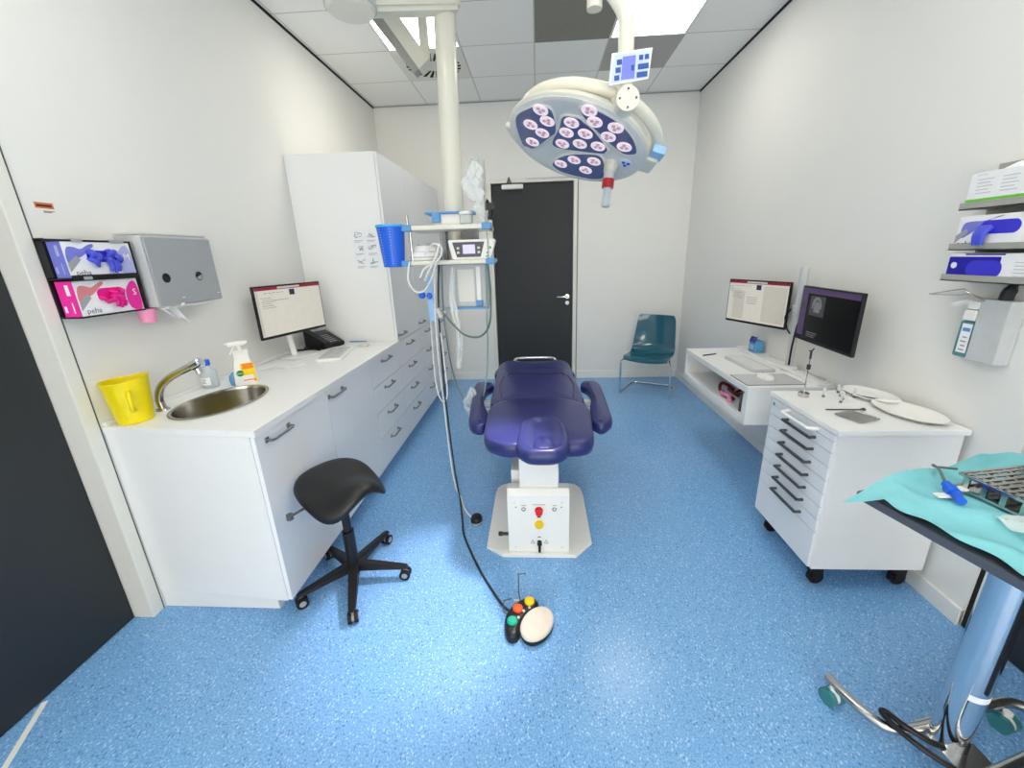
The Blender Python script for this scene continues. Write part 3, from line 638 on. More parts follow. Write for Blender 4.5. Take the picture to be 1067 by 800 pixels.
obj('case', pillow(B(), rrect(-.08, .08, -.205, .205, .02), [(0, 0), (-.002, .005), (-.001, .012), (.004, .016)]), 'lgrey', t)
bm = B()
for i in range(5):
    for j in range(15): box(bm, -.064+.0255*i, -.043+.0255*i, -.188+.025*j, -.168+.025*j, .0155, .0195)
obj('keys', bm, 'white', t)
t = thing('mouse_pad', 'pale grey mouse mat with dark edge on the right desk', 'mouse pad', (1.46, 2.55, DTOP))
wpart('rim', box(B(), 1.282, 1.64, 2.432, 2.662, DTOP, DTOP+.0022), 'dgrey', t); wpart('mat', box(B(), 1.288, 1.634, 2.438, 2.656, DTOP+.002, DTOP+.003), 'lgrey', t)
t = thing('computer_mouse', 'white computer mouse on the grey mouse mat', 'mouse', (1.46, 2.56, DTOP+.003), math.radians(100))
obj('shell', pillow(B(), round_outline([(-.055, 0), (-.045, .028), (0, .032), (.045, .027), (.055, 0), (.045, -.027), (0, -.032), (-.045, -.028)], 4), [(0, 0), (-.002, .008), (.004, .022), (.016, .031)], .034), 'white', t)
obj('wheel', xf(cyl(B(), (0, -.003, 0), (0, .003, 0), .007, n=14), Matrix.Translation((.032, 0, .0265))), 'dgrey', t)
bm = B(); cyl(bm, (1.31, 3.19, DTOP+.005), (1.43, 3.24, DTOP+.005), .005, .004, 10); tag(obj('pen', bm, 'ink_d', loc=(1.37, 3.21, DTOP)), 'dark pen lying on the far end of the right desk', 'pen')
t = thing('tumbler', 'blue patterned plastic tub under the far desk monitor', 'container', (1.735, 3.235, .782))
obj('tub', box(B(), -.035, .035, -.05, .05, 0, .095, .008), 'water', t); 
bm = B(); rr = random.Random(2)
for k in range(7):
    bx_ = -.04+.013*k; tube(bm, [(-.0365, bx_, .08), (-.03, bx_+rr.uniform(-.02, .02), .105), (-.01, bx_+.02, .11+.012*rr.random())], .004, n=6)
obj('contents', bm, 'navyblue', t); obj('label_card', box(B(), -.0362, -.035, -.03, .03, .02, .06), 'lblue', t)
bm = B(); tube(bm, [(1.765, 2.62, .787), (1.76, 2.56, .787), (1.765, 2.46, .787)], .005); tag(obj('cable', bm, 'lgrey', loc=(1.765, 2.55, .782)), 'short grey cable on the ledge at the near end of right desk', 'cable')

# ============================================================ DRAWER TROLLEY
t = thing('drawer_trolley', 'white drawer trolley on black casters beside the right desk', 'trolley', (1.5, 1.86, 0))
CX0, CX1, CY0, CY1 = 1.262, 1.762, 1.612, 2.112
wpart('cabinet', box(B(), CX0, CX1, CY0, CY1, .125, .81, .003), 'lam', t)
wpart('worktop', box(B(), CX0-.016, CX1+.012, CY0-.01, CY1+.01, .811, .837, .004), 'lam', t)
zz = [.775, .728, .66, .592, .525, .456, .386]
edges = [.775, .722, .655, .588, .521, .454, .387, .32]
for k in range(7):
    f = wpart('drawer', box(B(), CX0-.012, CX0, CY0+.012, CY1-.012, edges[k+1]+.0015, edges[k]-.0015, .0015), 'lam2', t)
    z = edges[k]-.034 if k else .747
    bm = B(); tube(bm, [(CX0-.012, 1.735, z), (CX0-.04, 1.735, z), (CX0-.04, 1.94, z), (CX0-.012, 1.94, z)], .0075, n=10, smooth=0); wpart('handle', bm, 'handle_d', f)
wpart('lower_panel', box(B(), CX0-.012, CX0, CY0+.012, CY1-.012, .13, .3185, .0015), 'lam2', t)
wpart('top_rail', box(B(), CX0-.012, CX0, CY0+.012, CY1-.012, .7765, .808, .0015), 'lam2', t)
bm = B(); tube(bm, [(CX0-.012, 1.725, .792), (CX0-.05, 1.735, .792), (CX0-.055, 1.76, .792), (CX0-.055, 1.91, .792), (CX0-.05, 1.935, .792), (CX0-.012, 1.945, .792)], .0085, n=10, smooth=3); wpart('push_handle', bm, 'white', t)
bm = B(); cyl(bm, (CX0-.012, 2.07, .783), (CX0-.016, 2.07, .783), .008); wpart('lock', bm, 'chrome', t)
for x in (1.32, 1.70):
    for y in (1.67, 2.055):
        bm = B(); cyl(bm, (x+.012, y-.012, .035), (x+.012, y+.012, .035), .035); wh = wpart('caster', bm, 'rubber', t)
        bm = B(); box(bm, x-.03, x+.03, y-.03, y+.03, .075, .125, .006); box(bm, x-.012, x+.034, y-.022, y-.015, .03, .08); box(bm, x-.012, x+.034, y+.015, y+.022, .03, .08); wpart('fork', bm, 'rubber', wh)
CZ = .837
# on the trolley
def plate(x, y, s, label, extra=False):
    t = thing('kidney_tray', label, 'tray', (x, y, CZ), math.radians(8))
    obj('dish', lathe(B(), [(.5, 0), (.62, .001), (.78, .006), (.97, .020), (1.0, .021), (.985, .023), (.78, .010), (.6, .005), (.1, .004)], n=40, sx=.108*s, sy=.165*s), 'white', t); return t
p1 = plate(1.672, 2.005, .82, 'smaller white oval dish at the far end of the trolley top')
p2 = plate(1.66, 1.775, .92, 'larger white oval dish at the near corner of trolley top')
bm = B(); tube(bm, [(1.60, 2.03, CZ+.012), (1.63, 1.99, CZ+.010), (1.67, 1.95, CZ+.011)], .0035); tag(obj('probe', bm, 'dgrey', loc=(1.63, 1.99, CZ)), 'small dark metal instrument in the far oval dish', 'instrument')
t = thing('instrument_stand', 'thin metal stand with clip and ring base on the trolley', 'stand', (1.362, 2.03, CZ))
obj('ring_base', lathe(B(), [(.014, 0), (.024, .002), (.025, .02), (.021, .022), (.014, .02)], n=24), 'steel', t)
obj('rod', cyl(B(), (0, 0, .0), (-.0, 0, .245), .0028, n=10), 'chrome', t)
bm = B(); cyl(bm, (0, 0, .146), (0, 0, .17), .009, n=14); tube(bm, [(-.022, -.018, .247), (0, 0, .24), (.022, .018, .247)], .0035, n=8); cyl(bm, (0, 0, .2), (0, 0, .243), .005, n=10); obj('clip', bm, 'ink_d', t)
def vial(x, y, label):
    t = thing('vial', label, 'vial', (x, y, CZ), 0, 'tiny clear vials on the trolley top')
    obj('glass', lathe(B(), [(.006, 0), (.0065, .002), (.0065, .036), (.005, .04)], n=14), 'clear', t); obj('stopper', lathe(B(), [(.006, .04), (.006, .049)], n=14), 'lgrey', t)
    obj('liquid', lathe(B(), [(.0066, .003), (.0066, .012)], n=14), 'dgrey', t); return t
v0 = vial(1.452, 2.015, 'tiny clear vial nearest the clip stand on the trolley')
rows = [(1.565, 2.075, 'far'), (1.540, 2.02, 'second'), (1.515, 1.972, 'third'), (1.478, 1.93, 'near')]
for i, (x, y, s) in enumerate(rows):
    dup(v0, (x, y, CZ), label='tiny clear vial, %s one of the row beside the oval dish' % s)
dup(v0, (1.59, 2.0, CZ), label='tiny clear vial tight against the far oval dish')
t = thing('steel_tray', 'shallow square steel tray on the trolley top', 'tray', (1.42, 1.745, CZ), math.radians(20))
obj('plate', pillow(B(), rrect(-.06, .06, -.055, .055, .012), [(0, 0), (-.004, .004), (-.005, .008), (-.002, .0085), (.002, .005), (.008, .003)]), 'steel', t)
bm = B(); tube(bm, [(1.345, 1.835, CZ+.005), (1.42, 1.828, CZ+.006), (1.495, 1.822, CZ+.008)], .003); lathe(bm, [(.002, -.004), (.009, -.002), (.01, .003), (.004, .008)], (1.503, 1.821, CZ+.008), 14); tag(obj('dental_mirror', bm, 'handle_d', loc=(1.42, 1.83, CZ)), 'thin metal hand instrument with round end beyond the square tray', 'instrument')

# ============================================================ RIGHT WALL
RR = (0, -1, 0)
gx = XR-.105
def rm(y, z, d=.0): return plane_m((gx-d, y, z), RR, UP)
h = thing('glove_box_holder', 'grey metal wall rack holding three glove boxes on the right', 'holder', (XR, 1.7, 1.43))
bm = B(); box(bm, XR-.006, XR, 1.48, 1.80, 1.43, 1.86)
for z in (1.432, 1.55, 1.70): box(bm, gx-.008, XR, 1.47, 1.80, z-.004, z); box(bm, gx-.008, gx-.004, 1.47, 1.80, z-.004, z+.022)
wpart('rack', bm, 'greycard', h)
def rbox(label, z0, z1, y0=1.47, y1=1.79):
    t = thing('glove_box', label, 'glove box', (gx, y1, z0)); wpart('carton', box(B(), gx, XR-.008, y0, y1, z0, z1, .002), 'card', t); return t
t = rbox('white glove box with green stripe, topmost on the right wall', 1.701, 1.826)
wpart('colour_band', xf(box(B(), 0, .32, 0, .01, -.0002, .0008), rm(1.79, 1.7235)), 'greencard', t)
bm = B()
for k in range(3):
    for j in range(5): box(bm, .03+.085*k, .085+.085*k-.01*(j % 2), .05+.012*j, .053+.012*j, 0, .0008)
box(bm, .02, .06, .115, .117, 0, .0008); wpart('print', xf(bm, rm(1.79, 1.701)), 'lgrey', t)
bm = B(); prism(bm, rrect(.03, .16, -.035, .035, .03), 0, .001); xf(bm, Matrix.Translation((0, 0, 1.8262))); xf(bm, plane_m((gx+.05, 1.78, 1.8262), RR, (1, 0, 0)) @ Matrix.Translation((0, 0, -1.8262))); wpart('opening', bm, 'ink_d', t)
bm = B(); surf(bm, lambda u, v: V(gx+.02+.06*u, 1.72-.1*v, 1.826+.024*math.sin(PI*u)*math.sin(PI*v)), 8, 8, .001); wpart('tissue', bm, 'paper', t)
t = rbox('white and lilac glove box in the middle of right wall rack', 1.552, 1.672)
m_ = rm(1.79, 1.552)
bm = B(); prism(bm, round_outline([(.02, .04), (.06, .06), (.12, .105), (.16, .115), (.1, .1), (.05, .1), (.02, .09)], 3), 0, .0008); wpart('printed_hand', xf(bm, m_.copy()), 'purple', t)
bm = B(); prism(bm, [(.0, .02), (.045, .062), (.035, .075), (.0, .05)], 0, .001); wpart('printed_cuff', xf(bm, m_.copy()), 'grey', t)
bm = B(); prism(bm, rrect(.085, .22, .052, .1, .022), 0, .0012); wpart('opening', xf(bm, m_.copy()), 'royal', t)
bm = B(); prism(bm, rrect(.25, .318, .0, .1, .01), 0, .0008); wpart('size_patch', xf(bm, m_.copy()), 'lilac', t)
wpart('lettering', merge(B(), text_bm('peha', .03, .0003), m_ @ Matrix.Translation((.04, .018, .0008))), 'ink_d', t)
bm = B()
for k in range(3): tube(bm, [(gx-.002, 1.69-.012*k, 1.628), (gx-.022, 1.69-.012*k, 1.605), (gx-.02, 1.692-.01*k, 1.565)], [.012, .012, .011, .011, .01, .009, .007], n=8, smooth=3)
wpart('glove', bm, 'violet', t)
t = rbox('white and deep blue glove box, lowest in right wall rack', 1.434, 1.535)
m_ = rm(1.79, 1.434)
bm = B(); prism(bm, rrect(.0, .19, .0, .088, .004), 0, .0008); wpart('colour_band', xf(bm, m_.copy()), 'navyblue', t)
bm = B(); prism(bm, rrect(.075, .2, .012, .075, .028), 0, .0012); wpart('opening', xf(bm, m_.copy()), 'royal', t)
wpart('dot', xf(lathe(B(), [(.012, 0), (.012, .0012)], n=20), m_ @ Matrix.Translation((.024, .055, 0))), 'card', t)
bm = B()
for j in range(5): box(bm, .24, .29-.012*(j % 2), .02+.012*j, .023+.012*j, 0, .0008)
wpart('print', xf(bm, m_.copy()), 'lgrey', t)
bm = B(); box(bm, .06, .2, .094, .0995, 0, .0012); wpart('edge_strip', xf(bm, m_.copy()), 'navyblue', t)
# soap dispenser
t = thing('soap_dispenser', 'wall sanitiser dispenser with wire elbow lever, below the right glove boxes', 'soap dispenser', (XR, 1.65, 1.12))
wpart('back_case', box(B(), XR-.06, XR-.001, 1.563, 1.669, 1.122, 1.364, .005), 'lgrey', t)
wpart('bottle', box(B(), XR-.058, XR-.004, 1.671, 1.727, 1.126, 1.272, .008), mat('teal_bottle', (92, 150, 158), .25, trans=.2), t)
lc = wpart('label_card', box(B(), XR-.0595, XR-.0575, 1.674, 1.712, 1.145, 1.262), 'paper', t)
bm = B()
for k in range(4): box(bm, XR-.0605, XR-.0594, 1.682, 1.704-.005*(k % 2), 1.155+.017*k, 1.159+.017*k)
wpart('print', bm, 'ink', lc)
bm = B(); box(bm, XR-.0605, XR-.0594, 1.677, 1.706, 1.232, 1.246); wpart('logo', bm, 'blue_clip', lc)
bm = B(); box(bm, XR-.062, XR-.004, 1.671, 1.722, 1.274, 1.318, .006); box(bm, XR-.064, XR-.004, 1.668, 1.712, 1.32, 1.352, .008); tube(bm, [(XR-.04, 1.70, 1.342), (XR-.045, 1.74, 1.343), (XR-.048, 1.782, 1.328)], .010, n=12); wpart('pump', bm, 'white', t)
bm = B(); tube(bm, [(XR-.062, 1.655, 1.356), (XR-.066, 1.70, 1.375), (XR-.068, 1.74, 1.396), (XR-.06, 1.80, 1.384), (XR-.058, 1.89, 1.362), (XR-.03, 1.80, 1.366), (XR-.024, 1.75, 1.372), (XR-.03, 1.68, 1.358)], .0028, n=8, smooth=0); wpart('elbow_lever', bm, 'steel', t)
bm = B(); tube(bm, [(XR-.03, 1.60, 1.43), (XR-.032, 1.605, 1.405), (XR-.034, 1.61, 1.385), (XR-.034, 1.612, 1.362)], [.016, .017, .014, .012, .014, .016, .018, .02, .02], n=10); wpart('hose', bm, 'black', t)

# ============================================================ INSTRUMENT TABLE
A0 = V(.916, 1.068, .9); ang = math.radians(14.5)
t = thing('instrument_table', 'steel instrument table on tube feet at the right edge', 'table', (A0.x, A0.y, 0), ang)
TL, TW = .70, .62                      # local x to the right, local -y towards the camera
bm = B(); box(bm, 0, TL, -TW, 0, .872, .897, .004); obj('tabletop', bm, mat('grey_steel_edge', (104, 106, 112), .4, .6), t)
Ri = Matrix.Rotation(-ang, 3, 'Z')
def tl(x, y, z): return Ri @ (V(x, y, 0)-V(A0.x, A0.y, 0))+V(0, 0, z)
c0 = tl(1.275, .95, 0)
bm = B(); cyl(bm, c0+V(0, 0, .04), c0+V(0, 0, .87), .045, n=32); obj('column', bm, 'chrome', t)
bm = B(); cyl(bm, c0+V(.046, .012, .04), c0+V(.046, .012, .86), .02, n=20); obj('side_tube', bm, 'chrome', t)
dirv = V(-.6, -.8, 0)
bm = B(); q = c0+V(-.016, -.0425, 0); box(bm, q.x-.004, q.x+.004, q.y-.004, q.y+.006, .33, .8); box(bm, q.x-.009, q.x+.009, q.y-.006, q.y+.006, .76, .80); obj('slot', bm, 'black', t)
bm = B()
for k in range(9):
    a0, a1 = -2.6+k*.2, -2.4+k*.2
    bm.faces.new([bm.verts.new(c0+V(.0458*math.cos(a), .0458*math.sin(a), z)) for a, z in ((a0, .29), (a1, .29), (a1, .312), (a0, .312))])
obj('label_strip', bm, 'paper', t, label='white label strip round the chrome column')
for pts in ([(1.035, 1.14), (1.05, 1.08), (1.09, 1.0), (1.14, .972), (1.25, .985), (1.40, 1.03), (1.50, 1.055), (1.58, 1.065), (1.66, 1.03)], [(1.06, .64), (1.09, .72), (1.14, .80), (1.2, .825), (1.3, .855), (1.45, .90), (1.55, .93), (1.66, .90)]):
    bm = B(); tube(bm, [tl(x, y, .075) for x, y in pts], .0165, n=14); obj('foot_tube', bm, 'steel', t)
bm = B(); pa = [tl(x, y, 0) for x, y in ((1.215, 1.0), (1.335, 1.03), (1.345, .86), (1.235, .83))]; prism(bm, [(p.x, p.y) for p in pa], .045, .075); obj('base_plate', bm, 'steel', t)
def caster(p, dx=.0):
    q = tl(p[0], p[1], 0)
    bm = B()
    for s in (-1, 1): cyl(bm, q+V(s*.008, 0, .03), q+V(s*.026, 0, .03), .03, n=22)
    k = obj('caster', bm, 'teal_wheel', t); bm = B(); cyl(bm, q+V(-.009, 0, .03), q+V(.009, 0, .03), .026, n=18); cyl(bm, q+V(0, 0, .03), q+V(0, 0, .075), .012); obj('fork', bm, 'white', k)
for p in ((1.035, 1.105), (1.545, 1.035), (1.07, .66), (1.62, .89)): caster(p)
bm = B(); tube(bm, [tl(x, y, z) for x, y, z in ((1.27, .93, .07), (1.21, .93, .085), (1.155, .965, .10), (1.125, 1.005, .105), (1.11, 1.0, .105), (1.125, .955, .10), (1.17, .9, .09), (1.24, .86, .07), (1.28, .87, .06))], .009, n=10); obj('pedal_bar', bm, 'black', t)
# drape
def drape_f(u, v):
    x = -.012+u*(TL-.012); y = -.012-v*(TW-.03)
    y2 = y+.028*(1-v)*math.sin(2.2*u); 
    edge = .006*math.sin(13*v+2)+.005*math.sin(29*v)
    x2 = x+(edge+.012)*(1-u)**3
    z = .9+.004*math.sin(9*u+5*v)+.003*math.sin(17*v-6*u)+.003*math.sin(31*u*v+4)+.002*math.sin(23*u-11*v)+.004*abs(math.sin(5*u+7*v+1.2*math.sin(4*v)))**6+.004*abs(math.sin(9*u-6*v+1.5*math.sin(5*u)))**8
    if u < .12 and v < .10:                       # corner flap hanging over the table's edge
        k = (1-u/.12)*(1-v/.10); x2 -= .08*k; z -= .02*k; y2 -= .01*k
    z += .006+.010*abs(math.sin(4.3*u-2.2*v+.8*math.sin(5*v)))**10+.008*abs(math.sin(6.1*v+2.6*u+1.1*math.sin(6*u)))**12+.006*abs(math.sin(11*u+4*v+1.4*math.sin(9*v)))**8
    z += .03*max(0, .06-v)/.06*(.5+.5*math.sin(11*u))*min(1, u*4)
    return V(x2, y2, max(z, .8995) if x2 > 0 else z)
bm = B(); surf(bm, drape_f, 70, 60, .0012); o = obj('surgical_drape', bm, 'drape', loc=None); o.location = (A0.x, A0.y, 0); o.rotation_euler = (0, 0, ang)
tag(o, 'crumpled turquoise surgical drape spread over the instrument table', 'drape')
# perforated instrument cassette
t = thing('instrument_cassette', 'perforated steel instrument cassette on the turquoise drape', 'cassette', (1.16, 1.045, .922), math.radians(10))
bm = B(); L, W_ = .26, .16
for z in (.002, .04):
    for y in (0, -W_): box(bm, 0, L, y-.004, y+.004, z, z+.006)
    for x in (0, L): box(bm, x-.004, x+.004, -W_, 0, z, z+.006)
for k in range(4):
    for y in (0, -W_): box(bm, .02+.072*k, .035+.072*k, y-.003, y+.003, .006, .042)
    for x in (0, L): box(bm, x-.003, x+.003, -.02-.04*k-.006, -.02-.04*k+.006, .006, .042)
obj('frame', bm, 'steel', t)
bm = B()
for k in range(9): box(bm, .0, L, -.012-.017*k-.0045, -.012-.017*k+.0045, .043, .046)
for k in range(7): box(bm, .018+.037*k, .027+.037*k, -W_, 0, .0425, .0455)
obj('lid_grid', bm, 'steel', t); obj('floor_plate', box(B(), .002, L-.002, -W_+.002, -.002, 0, .003), 'steel', t)
bm = B()
for k in range(5): cyl(bm, (.02, -.03-.025*k, .02), (.24, -.03-.025*k, .02), .006, .004, 10)
obj('instruments', bm, 'dgrey', t)
t = thing('handpiece', 'blue and white tubing connector lying left of the cassette', 'connector', (1.10, 1.0, .907))
bm = B(); tube(bm, [(1.115, 1.03, .925), (1.105, 1.0, .922), (1.088, .957, .918)], .011, n=12); cyl(bm, (1.108, 1.012, .923), (1.1, .99, .92), .015, n=16); wpart('body', bm, 'blue', t)
bm = B(); box(bm, 1.06, 1.10, .985, 1.005, .909, .915, .002); box(bm, 1.115, 1.165, 1.015, 1.035, .909, .917, .002); xf(bm, Matrix.Identity(4)); wpart('wing', bm, 'white', t); t.location.z += .017
bm = B(); tube(bm, [(1.115, 1.03, .925), (1.12, 1.06, .95), (1.14, 1.10, .945), (1.18, 1.13, .922), (1.24, 1.13, .915)], .0035); tag(obj('tubing', bm, 'gcable', loc=(1.14, 1.1, .91)), 'thin grey tubing looping from the blue connector', 'tubing')
bm = B(); surf(bm, lambda u, v: V(1.115+.1*u, .82+.09*v, .910+.014*math.sin(PI*u)*math.sin(PI*v)+.006*math.sin(15*u+9*v)), 16, 14, .0008); tag(obj('plastic_wrap', bm, 'clear', loc=(1.165, .865, .908)), 'crumpled clear plastic wrapper on the drape near the table edge', 'wrapper')

for o in COL.objects:
    if o.name in ('tubing', 'plastic_wrap'): o.location.z += .016

# ============================================================ OPERATING CHAIR
t = thing('operating_chair', 'navy upholstered operating chair on a white plinth, room centre', 'operating chair', (-.01, 2.3, 0))
bm = B(); prism(bm, [(-.21, 1.812), (.185, 1.812), (.283, 1.92)]+[(.283-.0, 2.40), (.275, 2.47), (.245, 2.515), (.2, 2.53), (-.22, 2.53), (-.27, 2.515), (-.302, 2.47), (-.308, 2.40)]+[(-.308, 1.88)], 0, .02, .004); wpart('base_plate', bm, 'white', t)
bm = B(); prism(bm, [(-.178, 1.835), (.148, 1.835), (.148, 1.91), (-.178, 1.91)], .02, .375, .006); cb = wpart('control_box', bm, 'white', t)
bm = B()
A = [(-.178, 1.835, .372), (.148, 1.835, .372), (.148, 1.86, .402), (-.178, 1.86, .402), (.148, 1.91, .402), (-.178, 1.91, .402), (-.178, 1.91, .372), (.148, 1.91, .372)]
vs = [bm.verts.new(p) for p in A]
for f in ((0, 1, 2, 3), (3, 2, 4, 5), (5, 4, 7, 6), (0, 3, 5, 6), (1, 7, 4, 2), (0, 6, 7, 1)): bm.faces.new([vs[i] for i in f])
wpart('box_lid', bm, 'white', cb)
fy = 1.835
face = lambda x, z, d=0: plane_m((x, fy-d, z), (1, 0, 0), UP)
for x, z, r, hgt, m, nm in ((-.0115, .285, .0185, .028, 'red', 'stop_button'), (-.0115, .2, .0205, .018, 'ybtn', 'start_button')):
    bm = lathe(B(), [(r+.003, 0), (r+.003, .006), (r*.8, .007), (r*.8, hgt*.6), (r, hgt*.65), (r, hgt), (r*.8, hgt+.004)], n=26); wpart(nm, xf(bm, face(x, z)), m, cb)
bm = B()
for x in (-.093, .07): merge(bm, lathe(B(), [(.0085, 0), (.011, .001), (.011, .003), (.0085, .003)], n=20, caps=False), face(x, .292))
wpart('key_ring', bm, 'ink_d', cb)
bm = B()
box(bm, -.045, .022, fy-.0008, fy, .318, .32); box(bm, -.105, -.08, fy-.0008, fy, .313, .315); box(bm, .06, .083, fy-.0008, fy, .313, .315)
box(bm, -.137, -.13, fy-.0008, fy, .302, .307); box(bm, .103, .11, fy-.0008, fy, .302, .307); box(bm, -.022, -.002, fy-.0008, fy, .24, .247); box(bm, -.02, -.004, fy-.0008, fy, .115, .12)
for x in (-.048, .026):
    for p, q in (((x-.010, .077), (x+.010, .077)), ((x-.010, .077), (x, .099)), ((x+.010, .077), (x, .099))): tube(bm, [(p[0], fy-.0006, p[1]), (q[0], fy-.0006, q[1])], .0011, n=5, smooth=0)
wpart('markings', bm, 'ink_d', cb)
bm = B(); merge(bm, lathe(B(), [(.013, 0), (.013, .02), (.009, .022)], n=18), face(-.011, .085)); box(bm, -.018, -.004, fy-.026, fy-.006, .035, .088, .004); wpart('lever_switch', bm, 'black', cb)
bm = B(); cyl(bm, (-.178, 1.86, .118), (-.215, 1.86, .118), .009); cyl(bm, (-.215, 1.86, .118), (-.235, 1.86, .118), .013, .011); wpart('side_lever', bm, 'black', cb)
bm = B()
for x in (-.14, .11):
    for z in (.05, .33): merge(bm, lathe(B(), [(.004, 0), (.003, .0012)], n=10), face(x, z))
wpart('screw', bm, 'lgrey', cb)
wpart('lift_column', box(B(), -.113, .092, 1.872, 2.2, .395, .57, .004), 'white', t)
wpart('rear_column', box(B(), -.162, .10, 1.955, 2.24, .02, .455, .004), 'white', t)
wpart('underframe', box(B(), -.16, .14, 2.05, 3.3, .54, .578, .01), 'white', t)
def cush(nm, pts, zt, th=.075, seg=6, crown=.012, edge=.022, m='navy', prof=None, zc=None):
    o = round_outline(pts, seg) if seg else pts
    pr = prof or [(edge, zt-th), (edge*.25, zt-th+edge*.5), (0, zt-th*.5), (edge*.2, zt-edge*.45), (edge*.55, zt-edge*.12), (edge*1.1, zt), (edge*2.6, zt+crown*.6)]
    return wpart(nm, pillow(B(), o, pr, zt+crown if zc is None else zc), m, t, angle=80)
cush('leg_cushion', [(-.345, 3.12), (-.352, 3.42), (-.335, 3.52), (-.28, 3.60), (-.2, 3.6), (-.13, 3.56), (.08, 3.56), (.15, 3.6), (.22, 3.57), (.265, 3.46), (.272, 3.3), (.272, 3.12), (0, 3.10)], .652)
cush('seat_cushion', [(-.342, 3.05), (-.325, 3.19), (-.25, 3.225), (0, 3.225), (.18, 3.225), (.245, 3.19), (.27, 3.05), (.288, 2.6), (.292, 2.47), (.25, 2.39), (0, 2.36), (-.27, 2.385), (-.322, 2.45), (-.328, 2.62)], .672, .09)
bm = B(); tube(bm, [(-.245, 2.98, .684), (-.22, 3.05, .683), (-.12, 3.03, .686), (-.02, 3.02, .6865), (.09, 3.03, .686), (.18, 3.05, .683), (.20, 2.98, .684)], .003, n=6); tube(bm, [(-.27, 3.0, .68), (-.285, 2.75, .683), (-.25, 2.5, .680)], .0025, n=6); tube(bm, [(.22, 3.0, .68), (.245, 2.75, .683), (.22, 2.5, .680)], .0025, n=6)
wpart('seam', bm, 'navy_d', t)
cush('backrest_cushion', [(-.305, 2.0), (-.315, 2.25), (-.295, 2.38), (-.22, 2.46), (-.1, 2.485), (.1, 2.485), (.21, 2.45), (.285, 2.37), (.303, 2.25), (.288, 2.0), (.272, 1.88), (.225, 1.822), (.14, 1.81), (0, 1.83), (-.14, 1.80), (-.235, 1.835), (-.288, 1.9)], .685, .085, crown=.012)
hp = [(-.118, 1.86), (-.103, 2.02), (-.055, 2.105), (.02, 2.125), (.095, 2.095), (.138, 2.0), (.15, 1.86), (.138, 1.74), (.085, 1.675), (.01, 1.662), (-.065, 1.675), (-.112, 1.74)]
zt = .712
cush('headrest_cushion', hp, zt, prof=[(.02, zt-.075), (.004, zt-.06), (0, zt-.035), (.006, zt-.012), (.018, zt), (.036, zt+.004), (.055, zt-.004), (.075, zt-.018), (.09, zt-.022)], zc=zt-.022)
bm = B(); pillow(bm, round_outline([(-.032, 1.70), (-.028, 1.82), (.016, 1.865), (.06, 1.82), (.064, 1.70), (.016, 1.685)], 5), [(0, zt-.03), (.004, zt-.014), (.014, zt-.004)], zt); wpart('headrest_bump', bm, 'navy', t, angle=80)
cush('armrest', [(-.443, 2.34), (-.425, 2.2), (-.4, 2.135), (-.36, 2.105), (-.318, 2.12), (-.300, 2.2), (-.315, 2.3), (-.355, 2.45), (-.385, 2.62), (-.375, 2.76), (-.34, 2.86), (-.37, 2.925), (-.43, 2.935), (-.48, 2.91), (-.482, 2.75)], .66, .075)
cush('armrest', [(.433, 2.34), (.425, 2.2), (.395, 2.14), (.36, 2.105), (.318, 2.12), (.292, 2.2), (.305, 2.3), (.325, 2.45), (.35, 2.62), (.335, 2.76), (.302, 2.84), (.33, 2.92), (.38, 2.935), (.435, 2.9), (.448, 2.75)], .66, .075)
for s, x0, x1 in ((-1, -.40, -.15), (1, .13, .37)):
    wpart('arm_bracket', box(B(), x0, x1, 2.44, 2.55, .555, .592, .008), 'white', t); wpart('arm_bracket', box(B(), x0, x1, 2.66, 2.72, .555, .585, .008), 'white', t)
bm = B(); tube(bm, [(-.235, 3.5, .60), (-.225, 3.625, .645), (-.15, 3.635, .662), (.08, 3.635, .662), (.15, 3.625, .645), (.16, 3.5, .60)], .011, n=12, smooth=4); wpart('foot_rail', bm, 'chrome', t)

